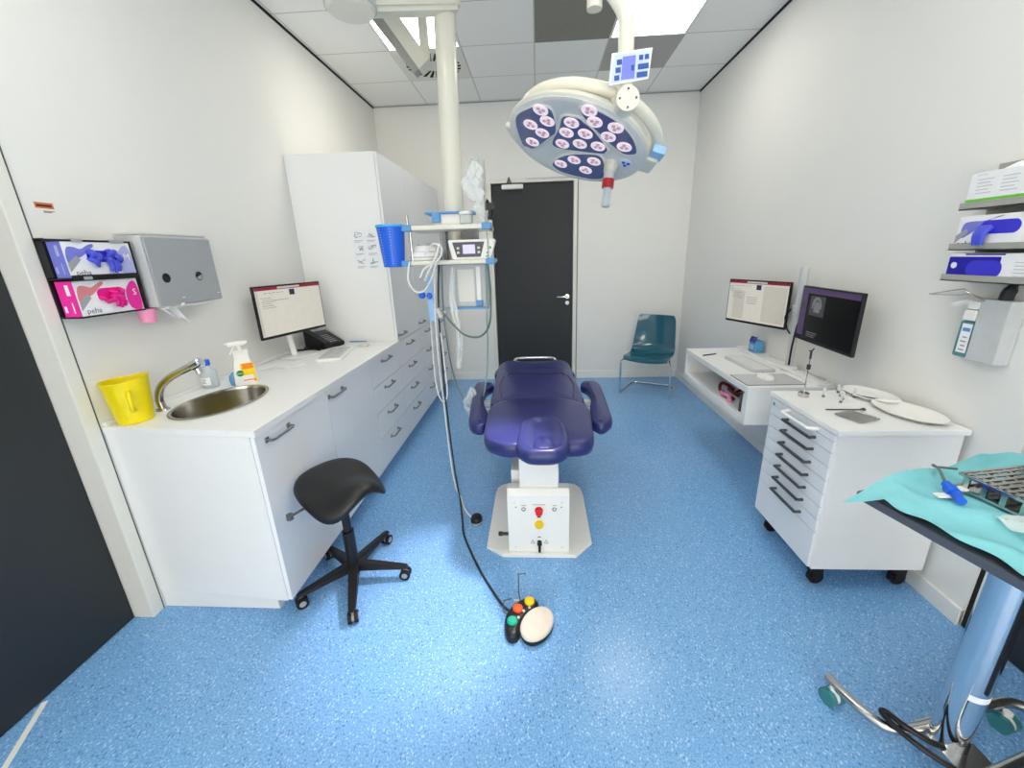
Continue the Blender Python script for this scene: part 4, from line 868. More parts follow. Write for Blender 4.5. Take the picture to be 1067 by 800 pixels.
# ============================================================ STOOL
sc = V(-.958, 1.645, 0)
t = thing('saddle_stool', 'black saddle stool on five casters beside the left cabinets', 'stool', sc)
bm = B(); cyl(bm, (0, 0, .08), (0, 0, .3), .028, n=20); cyl(bm, (0, 0, .3), (0, 0, .53), .02, n=20); obj('gas_column', bm, 'black', t)
feet = [(-1.150, 1.475), (-.860, 1.395), (-.700, 1.665), (-.895, 1.925), (-1.18, 1.80)]
for p in feet:
    d = V(*p, 0)-sc; n = d.normalized(); s = V(-n.y, n.x, 0); L = d.length
    bm = B(); prof = [(0., .03, .075, .12), (L*.5, .024, .07, .10), (L*.92, .019, .062, .082), (L+.012, .015, .062, .076)]
    rg = [[bm.verts.new(n*r+s*w_*e+V(0, 0, z)) for e, z in ((-1, z0), (1, z0), (.8, z1), (-.8, z1))] for r, w_, z0, z1 in prof]
    for a, b in zip(rg, rg[1:]):
        for k in range(4): bm.faces.new((a[k], a[(k+1) % 4], b[(k+1) % 4], b[k]))
    bm.faces.new(rg[0]); bm.faces.new(rg[-1][::-1]); bmesh.ops.bevel(bm, geom=list(bm.edges), offset=.004, segments=2, affect='EDGES')
    lg = obj('leg', bm, 'black', t)
    c = d-n*.004
    bm = B(); cyl(bm, c+s*-.022+V(0, 0, .027), c+s*-.006+V(0, 0, .027), .027, n=20); cyl(bm, c+s*.006+V(0, 0, .027), c+s*.022+V(0, 0, .027), .027, n=20); ca = obj('caster', bm, 'rubber', lg)
    bm = B(); cyl(bm, c+s*-.006+V(0, 0, .027), c+s*.006+V(0, 0, .027), .02, n=14); cyl(bm, c+V(0, 0, .03), c+V(0, 0, .066), .008)
    for e in (-1, 1): cyl(bm, c+s*(.0215*e)+V(0, 0, .027), c+s*(.0235*e)+V(0, 0, .027), .015, n=16)
    obj('caster_rim', bm, 'grey', lg)
SA_ = math.radians(-30)
def seat_f(r, a, dz=0.):
    c, s_ = math.cos(a), math.sin(a); k = 2.5      # squarish outline
    q = (abs(c)**k+abs(s_)**k)**(-1/k)*r; u, v = q*c, q*s_   # u forward, v to the side
    fx = .5+.5*u
    y = v*(.178-.012*u); x = u*.188
    z = .615+.045*max(0, u)**2-.012*u-(.006+.20*fx**2.6)*v*v+.015*max(0, -u)**2-.03*max(0, u)**6
    return V(x, y, z+dz)
bm = B(); n = 56; rings = []
for r, dz in [(.0, 0), (.25, 0), (.5, 0), (.75, 0), (.9, -.003), (.97, -.010), (1.0, -.024), (.98, -.040), (.9, -.048), (.5, -.05), (.0, -.05)]:
    if r == 0: rings.append([bm.verts.new(seat_f(0, 0, dz))])
    else: rings.append([bm.verts.new(seat_f(r, 2*PI*k/n, dz)) for k in range(n)])
for a, b in zip(rings, rings[1:]):
    for k in range(n):
        j = (k+1) % n
        if len(a) == 1: bm.faces.new((a[0], b[k], b[j]))
        elif len(b) == 1: bm.faces.new((a[k], b[0], a[j]))
        else: bm.faces.new((a[k], b[k], b[j], a[j]))
xf(bm, Matrix.Translation((.03, -.035, 0)) @ Matrix.Rotation(SA_, 4, 'Z')); obj('saddle_seat', bm, 'leather', t, angle=80)
bm = B(); box(bm, -.07, .08, -.11, .05, .515, .552, .01); obj('mechanism', bm, 'black', t)
bm = B(); tube(bm, [(-.03, -.06, .54), (-.09, -.16, .535), (-.12, -.20, .53)], .006, n=8); lathe(bm, [(.008, -.016), (.014, -.012), (.014, .012), (.008, .016)], (-.125, -.207, .528), 14); obj('adjust_knob', bm, 'dgrey', t)

# ============================================================ VISITOR CHAIR
fc = V(1.175, 4.366, 0); va = math.atan2(-.449, .894)
t = thing('visitor_chair', 'translucent teal plastic chair on chrome sled frame by back wall', 'chair', fc, va)
prof = [(-.035, .40), (-.03, .425), (.0, .435), (.08, .428), (.2, .416), (.3, .418), (.37, .445), (.41, .50), (.44, .58), (.47, .68), (.495, .78), (.51, .86)]
pp = smooth_path([(0, a, b) for a, b in prof], 4)
def shell(u, v):
    k = v*(len(pp)-1); i = min(int(k), len(pp)-2); p = pp[i].lerp(pp[i+1], k-i)
    hw = .235+.01*math.sin(v*PI)-.025*max(0, v-.6)/.4
    s = 2*u-1
    if v > .93: hw *= 1-.10*((v-.93)/.07)**2
    curve = .035*s*s
    back = max(0, min(1, (v-.5)/.2))
    return V(s*hw, p.y-curve*back*.9, p.z+curve*(1-back)*.7)
bm = B(); surf(bm, shell, 22, 44, .006); obj('shell', bm, 'teal_shell', t, angle=80)
bm = B()
for s in (-1, 1):
    tube(bm, [(s*.20, .30, .405), (s*.235, .1, .41), (s*.268, .0, .395), (s*.27, -.005, .32), (s*.272, 0, .06), (s*.272, .02, .014), (s*.27, .09, .011), (s*.262, .38, .011), (s*.25, .45, .011), (s*.2, .475, .011), (0, .475, .011)], .0105, n=12, smooth=5)
tube(bm, [(-.20, .30, .405), (0, .31, .403), (.20, .30, .405)], .0105, n=12); obj('sled_frame', bm, 'chrome', t)

# ============================================================ FLOOR THINGS
t = thing('foot_pedal', 'black foot control with red, yellow and green buttons and round pale disc', 'foot pedal', (-.06, 1.40, 0))
pz = [(-.165, 1.36), (-.166, 1.41), (-.14, 1.465), (-.095, 1.505), (-.05, 1.515), (-.02, 1.49), (-.03, 1.455), (-.07, 1.42), (-.095, 1.37), (-.105, 1.32), (-.13, 1.305), (-.155, 1.32)]
wpart('housing', pillow(B(), round_outline(pz, 5), [(0, 0), (-.002, .008), (0, .03), (.008, .04), (.018, .042)]), 'black', t, angle=60)
for x, y, m in ((-.133, 1.375, 'green'), (-.112, 1.44, 'orange'), (-.06, 1.482, 'ybtn')):
    wpart('button', lathe(B(), [(.023, .038), (.023, .05), (.018, .056), (.004, .057)], (x, y, 0), 24), m, t)
bm = B()
for x, y in ((-.107, 1.395), (-.085, 1.43), (-.06, 1.45)): lathe(bm, [(.006, .038), (.006, .046)], (x, y, 0), 12)
wpart('stud', bm, 'lgrey', t)
ell = []
for k in range(40):
    a = 2*PI*k/40; e = V(math.cos(a)*.066, math.sin(a)*.092, 0); c, s = math.cos(-.55), math.sin(-.55); ell.append((-.025+e.x*c-e.y*s, 1.375+e.x*s+e.y*c))
wpart('disc_base', pillow(B(), ell, [(.006, 0), (.002, .01), (.004, .026)]), 'black', t); wpart('disc', pillow(B(), ell, [(.002, .026), (0, .034), (.004, .043), (.012, .0455)], .0465), 'fabric', t, angle=60)
bm = B(); tube(bm, [(-.155, 1.415, .03), (-.178, 1.425, .045), (-.176, 1.47, .06), (-.145, 1.51, .03)], .003, n=6, smooth=0); tube(bm, [(-.105, 1.50, .03), (-.112, 1.535, .04), (-.112, 1.545, .14), (-.075, 1.55, .14)], .003, n=6, smooth=0); wpart('wire_handle', bm, 'dgrey', t)
wpart('tag', box(B(), -.135, -.11, 1.515, 1.524, .0, .012), 'white', t)
t = thing('floor_switch', 'small round black switch on the floor left of the plinth', 'switch', (-.40, 2.115, 0))
obj('housing', lathe(B(), [(.036, 0), (.042, .008), (.042, .03), (.036, .042), (.015, .046)], n=28, sx=.85), 'black', t); obj('rim', lathe(B(), [(.0425, .004), (.044, .008), (.044, .014), (.0425, .017)], n=28, sx=.85), 'grey', t)

# ============================================================ EQUIPMENT PENDANT
t = thing('equipment_pendant', 'cream ceiling pendant column with two equipment shelves', 'pendant', (-.545, 2.85, ZC))
PT = V(-.545, 2.85, 0)
bm = B(); cyl(bm, (PT.x+.022, 2.85, 2.98), (PT.x-.006, 2.85, 1.78), .0635, n=28); cyl(bm, (PT.x-.006, 2.85, 1.80), (PT.x-.012, 2.85, 1.56), .045, n=24); wpart('column', bm, 'cream', t)
# horizontal arm above
bm = B(); p0, p1 = V(-1.0, 2.60, 2.885), V(-.30, 2.72, 2.99)
def arm_box(bm, p0, p1, w0, h0, w1, h1, bev=.02):
    d = (p1-p0).normalized(); s = d.cross(V(0, 0, 1)).normalized(); u = s.cross(d)
    A = [bm.verts.new(p0+s*w0*a+u*h0*b) for a, b in ((-1, -1), (1, -1), (1, 1), (-1, 1))]; C = [bm.verts.new(p1+s*w1*a+u*h1*b) for a, b in ((-1, -1), (1, -1), (1, 1), (-1, 1))]
    fs = [bm.faces.new(A[::-1]), bm.faces.new(C)]+[bm.faces.new((A[k], A[(k+1) % 4], C[(k+1) % 4], C[k])) for k in range(4)]
    if bev: bmesh.ops.bevel(bm, geom=list({e for f in fs for e in f.edges}), offset=bev, segments=3, affect='EDGES')
    return bm
arm_box(bm, V(-1.0, 2.58, 2.905), V(-.44, 2.84, 3.0), .055, .07, .06, .06); wpart('arm', bm, 'cream', t)
bm = B(); lathe(bm, [(.115, -.065), (.128, -.05), (.13, .0), (.13, .16), (.115, .17)], (-.965, 2.555, 2.90), 32); wpart('arm_joint', bm, 'cream', t)
bm = B(); lathe(bm, [(.132, -.048), (.133, -.042), (.133, -.028), (.132, -.022)], (-.965, 2.555, 2.90), 32); wpart('joint_ring', bm, 'lgrey', t)
bm = B(); arm_box(bm, V(-1.0, 2.6, 3.09), V(-.35, 2.2, 3.09), .08, .045, .08, .045); wpart('upper_arm', bm, 'cream', t)
bm = B(); cyl(bm, (-.35, 2.2, 3.02), (-.35, 2.2, ZC), .10, n=30); cyl(bm, (-.35, 2.2, ZC-.03), (-.35, 2.2, ZC), .18, n=32); wpart('ceiling_mount', bm, 'cream', t)
SY0, SY1 = 2.60, 2.95
for z0, z1, xa, xb in ((1.742, 1.772, -.815, -.297), (1.535, 1.563, -.838, -.282)):
    s = wpart('shelf', box(B(), xa, xb, SY0, SY1, z0, z1, .008), 'cream', t)
    for x in (xa, xb): wpart('corner_clip', box(B(), x-.018 if x == xa else x-.04, x+.04 if x == xa else x+.018, SY0-.012, SY0+.05, z0-.004, z1+.004, .006), 'blue_clip', s)
bm = B()
for x in (-.62, -.40): box(bm, x-.012, x+.012, 2.80, 2.83, 1.563, 1.742)
box(bm, -.62, -.40, 2.86, 2.885, 1.56, 1.745); wpart('back_support', bm, 'grey', t)
for p, q, r in (((-.80, SY0+.02, 1.772), (-.80, SY0+.02, 1.835), .008), ((-.31, SY0+.03, 1.772), (-.31, SY0+.03, 2.12), .007), ((-.795, SY0+.04, 1.563), (-.795, SY0+.04, 1.742), .008), ((-.305, SY0+.02, 1.563), (-.305, SY0+.02, 1.742), .006)): wpart('post', cyl(B(), p, q, r, n=12), 'steel', t)
wpart('socket_panel', box(B(), -.665, -.335, 2.72, 2.84, 1.25, 1.535, .01), 'lgrey', t)
bm = B(); box(bm, -.53, -.42, 2.714, 2.722, 1.29, 1.50); wpart('panel_insert', bm, 'frame', t); bm = B(); box(bm, -.405, -.375, 2.70, 2.722, 1.275, 1.52, .004); wpart('panel_rail', bm, 'white', t)
wpart('rail_clip', box(B(), -.412, -.368, 2.69, 2.72, 1.262, 1.30, .004), 'blue_clip', t)
wpart('lower_rail', box(B(), -.60, -.33, 2.69, 2.71, 1.243, 1.256), 'blue_clip', t)
bm = B(); tube(bm, [(-.305, 2.64, 1.90), (-.28, 2.6, 1.84), (-.285, 2.60, 1.79)], .014); box(bm, -.305, -.255, 2.59, 2.63, 1.845, 1.885, .006); wpart('clamp', bm, 'black', t)
# things on the pendant
t = thing('waste_basket', 'blue perforated tall waste bag holder hanging on the pendant', 'holder', (-.91, 2.62, 1.53))
bm = B(); pr = [(.072, 0), (.076, .004), (.1, .235), (.103, .245), (.098, .246), (.094, .236), (.07, .008)]
lathe(bm, pr, (0, 0, 0), 28, sx=.86, sy=.75); obj('basket', bm, 'blue', t)
obj('rim', lathe(B(), [(.1, .236), (.106, .24), (.106, .250), (.1, .252), (.095, .248), (.095, .24)], (0, 0, 0), 28, sx=.86, sy=.75, caps=False), mat('bright_blue_rim', (70, 176, 240), .4), t)
bm = B()
for i in range(14):
    for s in (-.6, .2): 
        z = .02+.0155*i; r = (.0745+.0278*z/.235)*1.0; a = -PI/2+s
        box(bm, r*.86*math.cos(a)-.003, r*.86*math.cos(a)+.003, r*.75*math.sin(a)-.002, r*.75*math.sin(a)+.001, z, z+.004)
obj('holes', bm, 'lblue', t)
t = thing('suction_pump', 'round white device with domed top on the lower pendant shelf', 'device', (-.725, 2.72, 1.563))
obj('body', lathe(B(), [(.10, 0), (.108, .006), (.108, .035), (.1, .05), (.085, .058), (.078, .075), (.066, .092), (.03, .1)], n=32), 'white', t); obj('band', lathe(B(), [(.1085, .016), (.1095, .018), (.1095, .024), (.1085, .026)], n=32, caps=False), 'lgrey', t)
obj('cap_ring', lathe(B(), [(.052, .096), (.056, .1), (.05, .106), (.02, .107)], n=28), 'lgrey', t)
t = thing('infusion_pump', 'white control unit with dark panel and lilac display on pendant', 'control unit', (-.41, 2.655, 1.563))
tilt = Matrix.Rotation(math.radians(-14), 4, 'X')
bm = B(); P_ = [(-.125, 0), (.115, 0), (.152, .118), (-.148, .118)]
A = [bm.verts.new((x, -.035, z)) for x, z in P_]; C = [bm.verts.new((x*.95, .12, z)) for x, z in P_]; bm.faces.new(A); bm.faces.new(C[::-1])
for k in range(4): bm.faces.new((A[k], C[k], C[(k+1) % 4], A[(k+1) % 4]))
bmesh.ops.bevel(bm, geom=list(bm.edges), offset=.006, segments=2, affect='EDGES'); obj('case', bm, 'white', t)
bm = B(); A = [bm.verts.new((x, y, z)) for x, z in ((-.095, .014), (.055, .014), (.082, .104), (-.12, .104)) for y in (-.037, -.034)]
for f in ((0, 2, 4, 6), (1, 7, 5, 3), (0, 1, 3, 2), (2, 3, 5, 4), (4, 5, 7, 6), (6, 7, 1, 0)): bm.faces.new([A[i] for i in f])
fp = obj('front_panel', bm, 'dgrey', t); obj('display', box(B(), -.055, .022, -.039, -.036, .034, .088), 'lcd', fp)
bm = B()
for x in (-.085, .045):
    for z in (.042, .068): box(bm, x-.008, x+.008, -.0395, -.036, z-.007, z+.007, .002)
obj('button', bm, 'ivory', fp)
bm = B(); box(bm, .092, .112, -.0365, -.034, .03, .042); box(bm, .102, .124, -.0365, -.034, .06, .075); box(bm, .088, .1, -.0365, -.034, .012, .022); obj('green_sticker', bm, mat('green_print', (96, 170, 110), .5), t)
t = thing('tray', 'clear tray with light blue lid rail on the upper pendant shelf', 'tray', (-.55, 2.74, 1.772))
wpart('lid', box(B(), -.70, -.38, 2.66, 2.84, 1.84, 1.852, .003), 'blue_clip', t)
wpart('tub', box(B(), -.65, -.42, 2.68, 2.82, 1.772, 1.84, .006), 'white', t); wpart('bracket', box(B(), -.655, -.60, 2.655, 2.68, 1.79, 1.85, .004), 'blue_clip', t)
t = thing('jar', 'small round clear jar on the upper pendant shelf', 'jar', (-.435, 2.63, 1.772)); obj('body', lathe(B(), [(.034, 0), (.04, .006), (.04, .05), (.036, .056)], n=24), 'clear', t); obj('lid', lathe(B(), [(.041, .056), (.041, .07), (.03, .074)], n=24), 'white', t)
# infusion bags and crinkled film
def crinkle(x, y, z0, z1, w_, dep, seed, label, cat, m='clear'):
    rr = random.Random(seed); bm = B(); nz = 22; na = 18
    ph = [rr.uniform(0, 6.3) for _ in range(6)]
    def f(u, v):
        a = 2*PI*u; k = math.sin(PI*min(1, .12+v*.86))**.5
        r = 1+.22*math.sin(3*a+9*v+ph[0])+.16*math.sin(5*a-13*v+ph[1])+.1*math.sin(9*a+21*v+ph[2])
        return V(x+w_*k*r*math.cos(a)+.012*math.sin(7*v+ph[3]), y+dep*k*r*math.sin(a), z0+(z1-z0)*v)
    surf(bm, f, na*2, nz); bmesh.ops.remove_doubles(bm, verts=bm.verts, dist=1e-5)
    return tag(obj('plastic_bag', bm, m, loc=(x, y, z0), angle=20), label, cat)
crinkle(-.375, 2.63, 1.90, 2.115, .052, .03, 1, 'crinkled clear plastic bag hung on the pendant post', 'plastic bag')
crinkle(-.335, 2.645, 1.775, 1.93, .034, .025, 2, 'crinkled clear plastic bag end drooping to the upper shelf', 'plastic bag')
bm = B(); tube(bm, [(-.40, 2.63, 2.11), (-.385, 2.63, 2.14), (-.35, 2.63, 2.12), (-.335, 2.63, 2.145), (-.31, 2.63, 2.12)], .006); tag(obj('hook', bm, 'lgrey', loc=(-.36, 2.63, 2.1)), 'bent grey hook above the crinkled plastic bag', 'hook')
# cables and hoses
def cable(name, pts, r, m, label, cat='cable', loc=None, n=8, k=6):
    bm = B(); tube(bm, pts, r, n=n, smooth=k); return tag(obj(name, bm, m, loc=loc or pts[0]), label, cat)
cable('cable', [(-.62, 2.66, 1.60), (-.64, 2.64, 1.45), (-.655, 2.63, 1.2), (-.655, 2.61, .8), (-.64, 2.58, .45), (-.615, 2.54, .15), (-.585, 2.47, .012), (-.55, 2.36, .006), (-.49, 2.12, .006), (-.452, 1.975, .006), (-.34, 1.74, .006), (-.245, 1.58, .006), (-.185, 1.49, .01), (-.15, 1.445, .025)], .006, 'dcable', 'long dark cable running from the pendant to the foot control')
cable('cable', [(-.63, 2.64, 1.58), (-.665, 2.62, 1.4), (-.675, 2.60, 1.0), (-.66, 2.58, .6), (-.64, 2.55, .2), (-.60, 2.48, .012), (-.545, 2.37, .006), (-.50, 2.25, .006), (-.45, 2.17, .006), (-.405, 2.13, .02)], .0055, 'wcable', 'white cable from the pendant to the small floor switch')
cable('cable', [(-.64, 2.63, 1.56), (-.70, 2.62, 1.3), (-.715, 2.62, .9), (-.705, 2.61, .7), (-.67, 2.60, .62), (-.635, 2.60, .68), (-.64, 2.61, .9), (-.65, 2.62, 1.1)], .005, 'wcable', 'white cable hanging in a long loop under the pendant')
cable('hose', [(-.31, 2.60, 1.54), (-.30, 2.58, 1.35), (-.315, 2.57, 1.16), (-.38, 2.57, 1.08), (-.48, 2.58, 1.09), (-.57, 2.60, 1.17), (-.63, 2.62, 1.25)], .0065, 'gcable', 'grey hose hanging in a wide curve under the pendant')
cable('hose', [(-.33, 2.66, 1.54), (-.34, 2.66, 1.2), (-.345, 2.66, 1.0), (-.36, 2.64, .8), (-.40, 2.62, .62), (-.46, 2.6, .58)], .0055, mat('pale_green_hose', (132, 172, 168), .4), 'pale green hose hanging straight from the right of lower shelf')
cable('cable', [(-.61, 2.65, 1.58), (-.62, 2.63, 1.3), (-.61, 2.62, 1.0), (-.57, 2.61, .75), (-.50, 2.6, .6), (-.45, 2.6, .56)], .005, 'gcable', 'dark green cable hanging inside the bundle towards the armrest')
for i, pts in enumerate(([(-.70, 2.58, 1.60), (-.64, 2.575, 1.66), (-.585, 2.575, 1.63), (-.62, 2.575, 1.56), (-.70, 2.575, 1.52), (-.74, 2.575, 1.46)], [(-.60, 2.575, 1.66), (-.63, 2.57, 1.58), (-.68, 2.57, 1.5), (-.71, 2.57, 1.44)], [(-.80, 2.585, 1.56), (-.815, 2.57, 1.45), (-.78, 2.57, 1.38), (-.72, 2.57, 1.38), (-.67, 2.575, 1.45), (-.63, 2.58, 1.55)])):
    cable('cable', pts, .0065, 'wcable', ['white cable curling over the front of the lower shelf', 'white cable slanting down left of the control unit', 'white cable looped below the left end of the lower shelf'][i])
crinkle(-.545, 2.64, .85, 1.52, .02, .015, 5, 'long crinkled clear sleeve hanging in the pendant cables', 'plastic sleeve')
crinkle(-.475, 2.60, .50, .72, .035, .025, 6, 'crumpled clear plastic sleeve end hanging low beside the armrest', 'plastic sleeve')
t = thing('blue_hanger', 'pale blue hanger with round blue knobs under the pendant shelf', 'hanger', (-.70, 2.61, 1.2))
wpart('strap', box(B(), -.715, -.675, 2.605, 2.617, 1.18, 1.47, .004), 'lblue', t)
bm = B(); lathe(bm, [(.018, -.012), (.024, 0), (.018, .012)], (0, 0, 0), 16); xf(bm, plane_m((-.745, 2.598, 1.352), (1, 0, 0), UP)); wpart('knob', bm, 'blue', t)
bm = B(); lathe(bm, [(.014, -.012), (.02, 0), (.014, .012)], (0, 0, 0), 16); xf(bm, plane_m((-.698, 2.598, 1.345), (1, 0, 0), UP)); wpart('knob', bm, 'blue', t)
bm = B(); cyl(bm, (-.66, 2.62, 1.26), (-.635, 2.61, 1.20), .016, n=12); cyl(bm, (-.63, 2.625, 1.24), (-.60, 2.62, 1.23), .011, n=12); tag(obj('connector', bm, 'lgrey', loc=(-.64, 2.62, 1.23)), 'grey plug connector in the cable bundle under the pendant', 'connector')

# ------------------------------------------------------------ white support in front of the left ceiling light
t = thing('ceiling_bracket', 'white slanted metal bracket below the left ceiling light panel', 'bracket', (-.9, 3.2, ZC))
bm = B(); arm_box(bm, V(-1.06, 3.2, 3.14), V(-.79, 3.2, 2.795), .04, .032, .04, .032, .003); wpart('beam', bm, 'greycard', t)  # grey colour carries the shade of the beam's unlit underside
bm = B(); arm_box(bm, V(-.985, 3.185, 3.16), V(-.735, 3.185, 2.815), .055, .045, .055, .045, .003); wpart('flange', bm, 'cream', t)
bm = B(); box(bm, -.765, -.705, 3.17, 3.21, 2.86, ZC, .006); wpart('hanger', bm, 'cream', t)

# ============================================================ SURGICAL LAMP
LC = V(.189, 2.10, 2.06); n_ = V(-.304, -.249, -.92).normalized(); a_ = V(.95, 0, -.313).normalized(); b_ = n_.cross(a_)
LM = Matrix(((a_.x, b_.x, n_.x, 0), (a_.y, b_.y, n_.y, 0), (a_.z, b_.z, n_.z, 0), (0, 0, 0, 1)))
t = thing('surgical_lamp', 'large round white surgical lamp with many led pods over the chair', 'surgical lamp', LC)
def lp(nm, bm, m, root=None, **k): xf(bm, LM); return obj(nm, bm, m, root or t, **k)
lp('housing', lathe(B(), [(.02, -.10), (.14, -.096), (.22, -.08), (.285, -.05), (.32, -.022), (.326, -.008), (.318, 0)], n=64), 'cream', angle=60)
fp = lp('face', lathe(B(), [(.316, -.004), (.318, .004), (.305, .009), (.29, .007), (.01, .007)], n=64), 'lampface', angle=60)
outl = dict(
 left=[(-.224, .185), (-.285, .10), (-.288, .014), (-.255, -.118), (-.228, -.135), (-.192, -.125), (-.126, .014), (-.108, .06), (-.116, .125), (-.145, .205), (-.19, .21)],
 mid=[(-.089, .19), (-.03, .21), (.0, .195), (.052, .16), (.129, .07), (.135, .035), (.116, .012), (-.02, -.04), (-.089, -.055), (-.112, -.018), (-.095, .105)],
 right=[(-.03, .275), (.017, .295), (.11, .272), (.20, .208), (.255, .12), (.25, .085), (.197, .073), (.075, .158), (-.006, .228)],
 bot=[(-.085, -.235), (-.075, -.17), (-.027, -.092), (.06, -.03), (.115, -.012), (.15, -.06), (.165, -.118), (.184, -.187), (.15, -.235), (.081, -.262), (-.028, -.272)])
for pts in outl.values():
    o_ = round_outline(pts, 6)
    lp('pod_rim', pillow(B(), o_, [(-.010, .006), (-.008, .012), (-.001, .0135), (.002, .009)]), 'lampface', fp)
    lp('pod_cover', pillow(B(), o_, [(0, .006), (.001, .0125), (.004, .0135)]), 'pod', fp)
pods = [(-.187, .19), (-.152, .129), (-.223, .065), (-.165, .029), (-.205, -.07), (.004, .284), (.04, .226), (.128, .232), (.116, .158), (.198, .124), (-.05, .172), (-.06, .092), (.02, .127), (-.065, -.004), (.012, .039), (.092, .066), (-.047, -.188), (.011, -.111), (.103, -.067), (.082, -.171)]
for x, y in pods:
    q = lp('led_lens', lathe(B(), [(.033, .0135), (.033, .0165), (.029, .0175), (.022, .0155), (.006, .0145)], (x, y, 0), 24), 'led', fp, label='lit led lens')
    bm = B()
    for k in range(3):
        a = 2*PI*k/3+x*20; lathe(bm, [(.0088, .0150), (.0088, .0178), (.006, .0182), (.003, .0165)], (x+.0125*math.cos(a), y+.0125*math.sin(a), 0), 12)
    lp('led_core', bm, 'led_core', q)
# ring handles
bm = B(); pts = []
for k in range(27):
    a = math.radians(-22+k*7.7); r = .318; pts.append((.04+r*math.cos(a), -.04+r*math.sin(a), -.085))
pts = [(pts[0][0]-.05, pts[0][1]-.005, -.065)]+pts+[(pts[-1][0]+.04, pts[-1][1]-.03, -.05)]
tube(bm, pts, .0245, n=16, smooth=3); lp('ring_handle', bm, 'cream', angle=60)
bm = B(); pts = []
for k in range(13):
    a = math.radians(196+k*6.2); r = .358; pts.append((r*math.cos(a), r*math.sin(a), -.04))
tube(bm, [(pts[0][0]+.05, pts[0][1], -.04)]+pts+[(pts[-1][0]+.01, pts[-1][1]+.05, -.04)], .0125, n=12, smooth=3); lp('ring_handle', bm, 'cream', angle=60)
bm = B(); box(bm, .295, .375, -.07, .05, -.085, -.005, .012); bm2 = lp('side_unit', bm, 'ivory')
bm = B(); box(bm, .325, .385, .03, .10, -.06, -.02, .006); lp('side_window', bm, 'lblue')
bm = B(); lathe(bm, [(.03, .006), (.03, .013), (.024, .014)], (.243, -.005, 0), 20); sp_ = lp('switch_pad', bm, 'pane_lblue', fp)
bm = B()
for dx, dy in ((-.012, .008), (.01, .01), (.0, -.012)): lathe(bm, [(.008, .0135), (.008, .0165)], (.243+dx, -.005+dy, 0), 12)
lp('switch_key', bm, 'key_blue', sp_)
# centre grip: hangs from the face towards the camera
h0 = V(.186, -.05, 0)
bm = B(); lathe(bm, [(.036, .006), (.032, .02), (.028, .05)], h0, 24); lp('grip_socket', bm, 'ivory')
g0 = LM @ (h0+V(0, 0, .045)); gd = V(-.10, -.10, -1).normalized()
bm = B(); cyl(bm, g0, g0+gd*.04, .025, n=20); obj('grip_collar', bm, 'lgrey', t)
bm = B(); cyl(bm, g0+gd*.035, g0+gd*.075, .028, n=24); obj('grip_ring', bm, 'red_ring', t)
bm = B(); cyl(bm, g0+gd*.075, g0+gd*.15, .0205, .0215, n=20); cyl(bm, g0+gd*.15, g0+gd*.158, .0225, .02, n=20); obj('grip', bm, 'clear_b', t)
bm = B(); cyl(bm, g0+gd*.07, g0+gd*.157, .014, .014, n=16); cyl(bm, g0+gd*.157, g0+gd*.161, .018, .016, n=20); obj('grip_core', bm, 'grey', t)
# yoke, tube, display
J = V(.342, 1.78, 2.122)-LC
YK = LM @ V(.12, .235, -.07)
bm = B(); arm_box(bm, J+V(0, 0, .0), YK, .035, .035, .045, .04, .012); obj('yoke', bm, 'cream', t)
bm = B(); cyl(bm, J+V(.0, -.045, .0), J+V(.0, .05, .0), .042, n=28); obj('joint', bm, 'cream', t)
bm = B()
for k in range(4):
    a = PI/2*k; cyl(bm, J+V(.030*math.cos(a), -.048, .030*math.sin(a)), J+V(.030*math.cos(a), -.044, .030*math.sin(a)), .004, n=10)
obj('joint_screw', bm, 'dgrey', t)
T0 = V(.342, 1.79, 0)-V(LC.x, LC.y, 0)
bm = B(); tube(bm, [T0+V(0, 0, 2.14-LC.z), T0+V(-.003, 0, 2.25-LC.z), T0+V(-.006, 0, 2.36-LC.z), T0+V(-.012, .005, 2.405-LC.z), T0+V(-.04, .02, 2.46-LC.z), T0+V(-.09, .05, 2.54-LC.z), T0+V(-.14, .09, 2.66-LC.z)], .0285, n=20); obj('drop_tube', bm, 'cream', t)
bm = B(); e0 = T0+V(-.14, .09, 2.74-LC.z); arm_box(bm, e0, V(-.02, 1.95, 2.84)-LC, .05, .05, .05, .05, .015); cyl(bm, V(-.02, 1.95, 2.80)-LC, V(-.02, 1.95, ZC)-LC, .06, n=24); cyl(bm, V(-.02, 1.95, ZC-.03)-LC, V(-.02, 1.95, ZC)-LC, .13, n=28); obj('spring_arm', bm, 'cream', t)
kb = V(.225, 1.84, 2.455)-LC
bm = B(); cyl(bm, kb+V(0, 0, -.01), kb+V(0, 0, .03), .028, n=22); cyl(bm, kb+V(0, 0, .03), e0+V(0, 0, .02), .022, n=18); obj('brake_knob', bm, 'ivory', t)
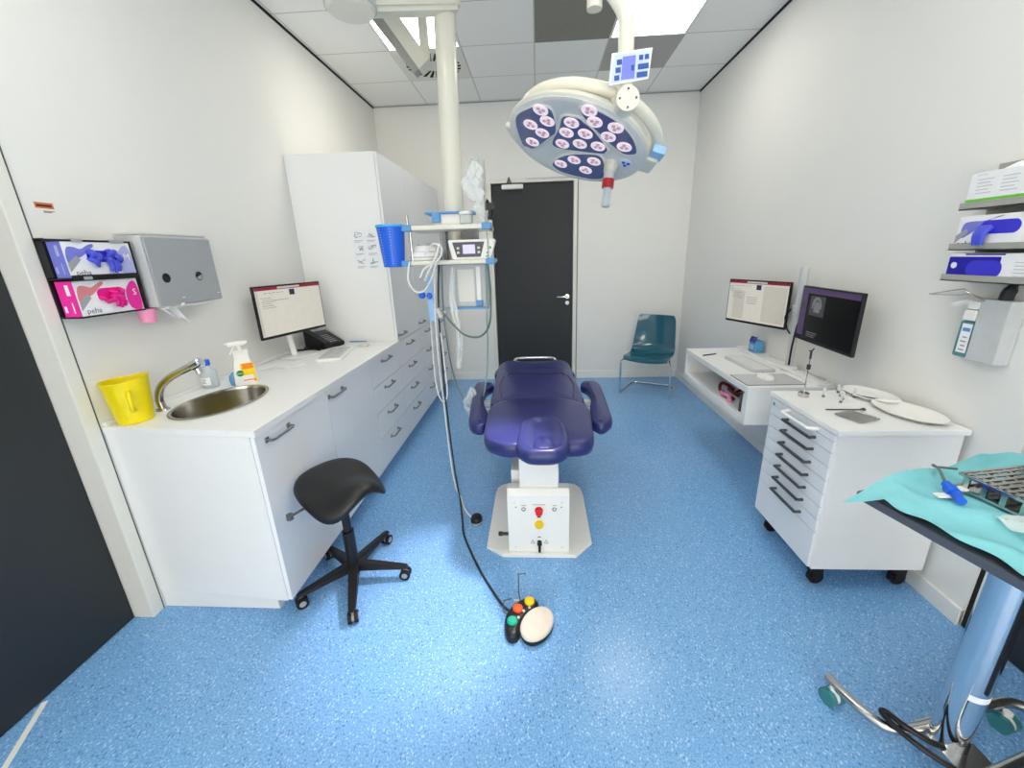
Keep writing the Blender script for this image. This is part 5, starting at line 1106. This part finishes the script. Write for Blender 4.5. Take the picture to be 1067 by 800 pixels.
dm = plane_m(V(.350, 1.745, 2.222)-LC, (1, 0, .075), (0, -.18, 1))
def dp(nm, bm, m, root): xf(bm, dm @ Matrix.Scale(.92, 4)); return obj(nm, bm, m, root)
bm = B(); q = [(-.088, -.052), (.07, -.047), (.083, .053), (-.073, .053)]; prism(bm, q, -.018, 0, .003); d = dp('control_display', bm, 'white', t)
bm = B(); prism(bm, [(-.079, -.045), (.064, -.041), (.076, .046), (-.066, .046)], 0, .0012); pn = dp('display_face', bm, 'pane_lblue', d)
bm = B(); prism(bm, [(-.04, -.038), (.013, -.038), (.018, .036), (-.033, .036)], .0012, .0022); dp('lcd', bm, 'lcd_blue', d)
for q in [(-.066+.005*k, -.046+.005*k, -.038+.025*k, -.021+.025*k, .0012, .003) for k in range(3)]+[(.022, .064, -.038, -.02, .0012, .003), (.026, .068, -.012, .006, .0012, .003), (.03, .046, .018, .034, .0012, .003), (.052, .068, .018, .034, .0012, .003), (.0, .012, -.012, .006, .0022, .003)]: dp('key', box(B(), *q), 'key_blue', d)
# the lamp's own light
ld = bpy.data.lights.new('lamp_beam', 'SPOT'); ld.energy = LAMP_SPOT; ld.spot_size = math.radians(36); ld.spot_blend = .85; ld.shadow_soft_size = .10; ld.color = (1, .88, .92)
lo = bpy.data.objects.new('lamp_beam', ld); COL.objects.link(lo); lo.location = n_*.03; lo.parent = t; lo.rotation_euler = n_.to_track_quat('-Z', 'Y').to_euler()

# ============================================================ BACK DOOR CLOSER
t = thing('door_closer', 'white door closer with black arm at the back door top', 'door closer', (-.28, YB, 2.34))
wpart('case', box(B(), -.405, -.155, YB-.035, YB+.03, 2.318, 2.366, .005), 'white', t)
bm = B(); prism(bm, [(-.035, 0), (.03, 0), (.005, .07), (-.008, .07)], 0, .012); xf(bm, plane_m((-.315, YB-.016, 2.375), (1, 0, 0), UP)); wpart('arm', bm, 'dgrey', t)
bm = B(); box(bm, -.12, .40, YB-.03, YB-.022, 2.418, 2.426); wpart('slide_rail', bm, 'lgrey', t)
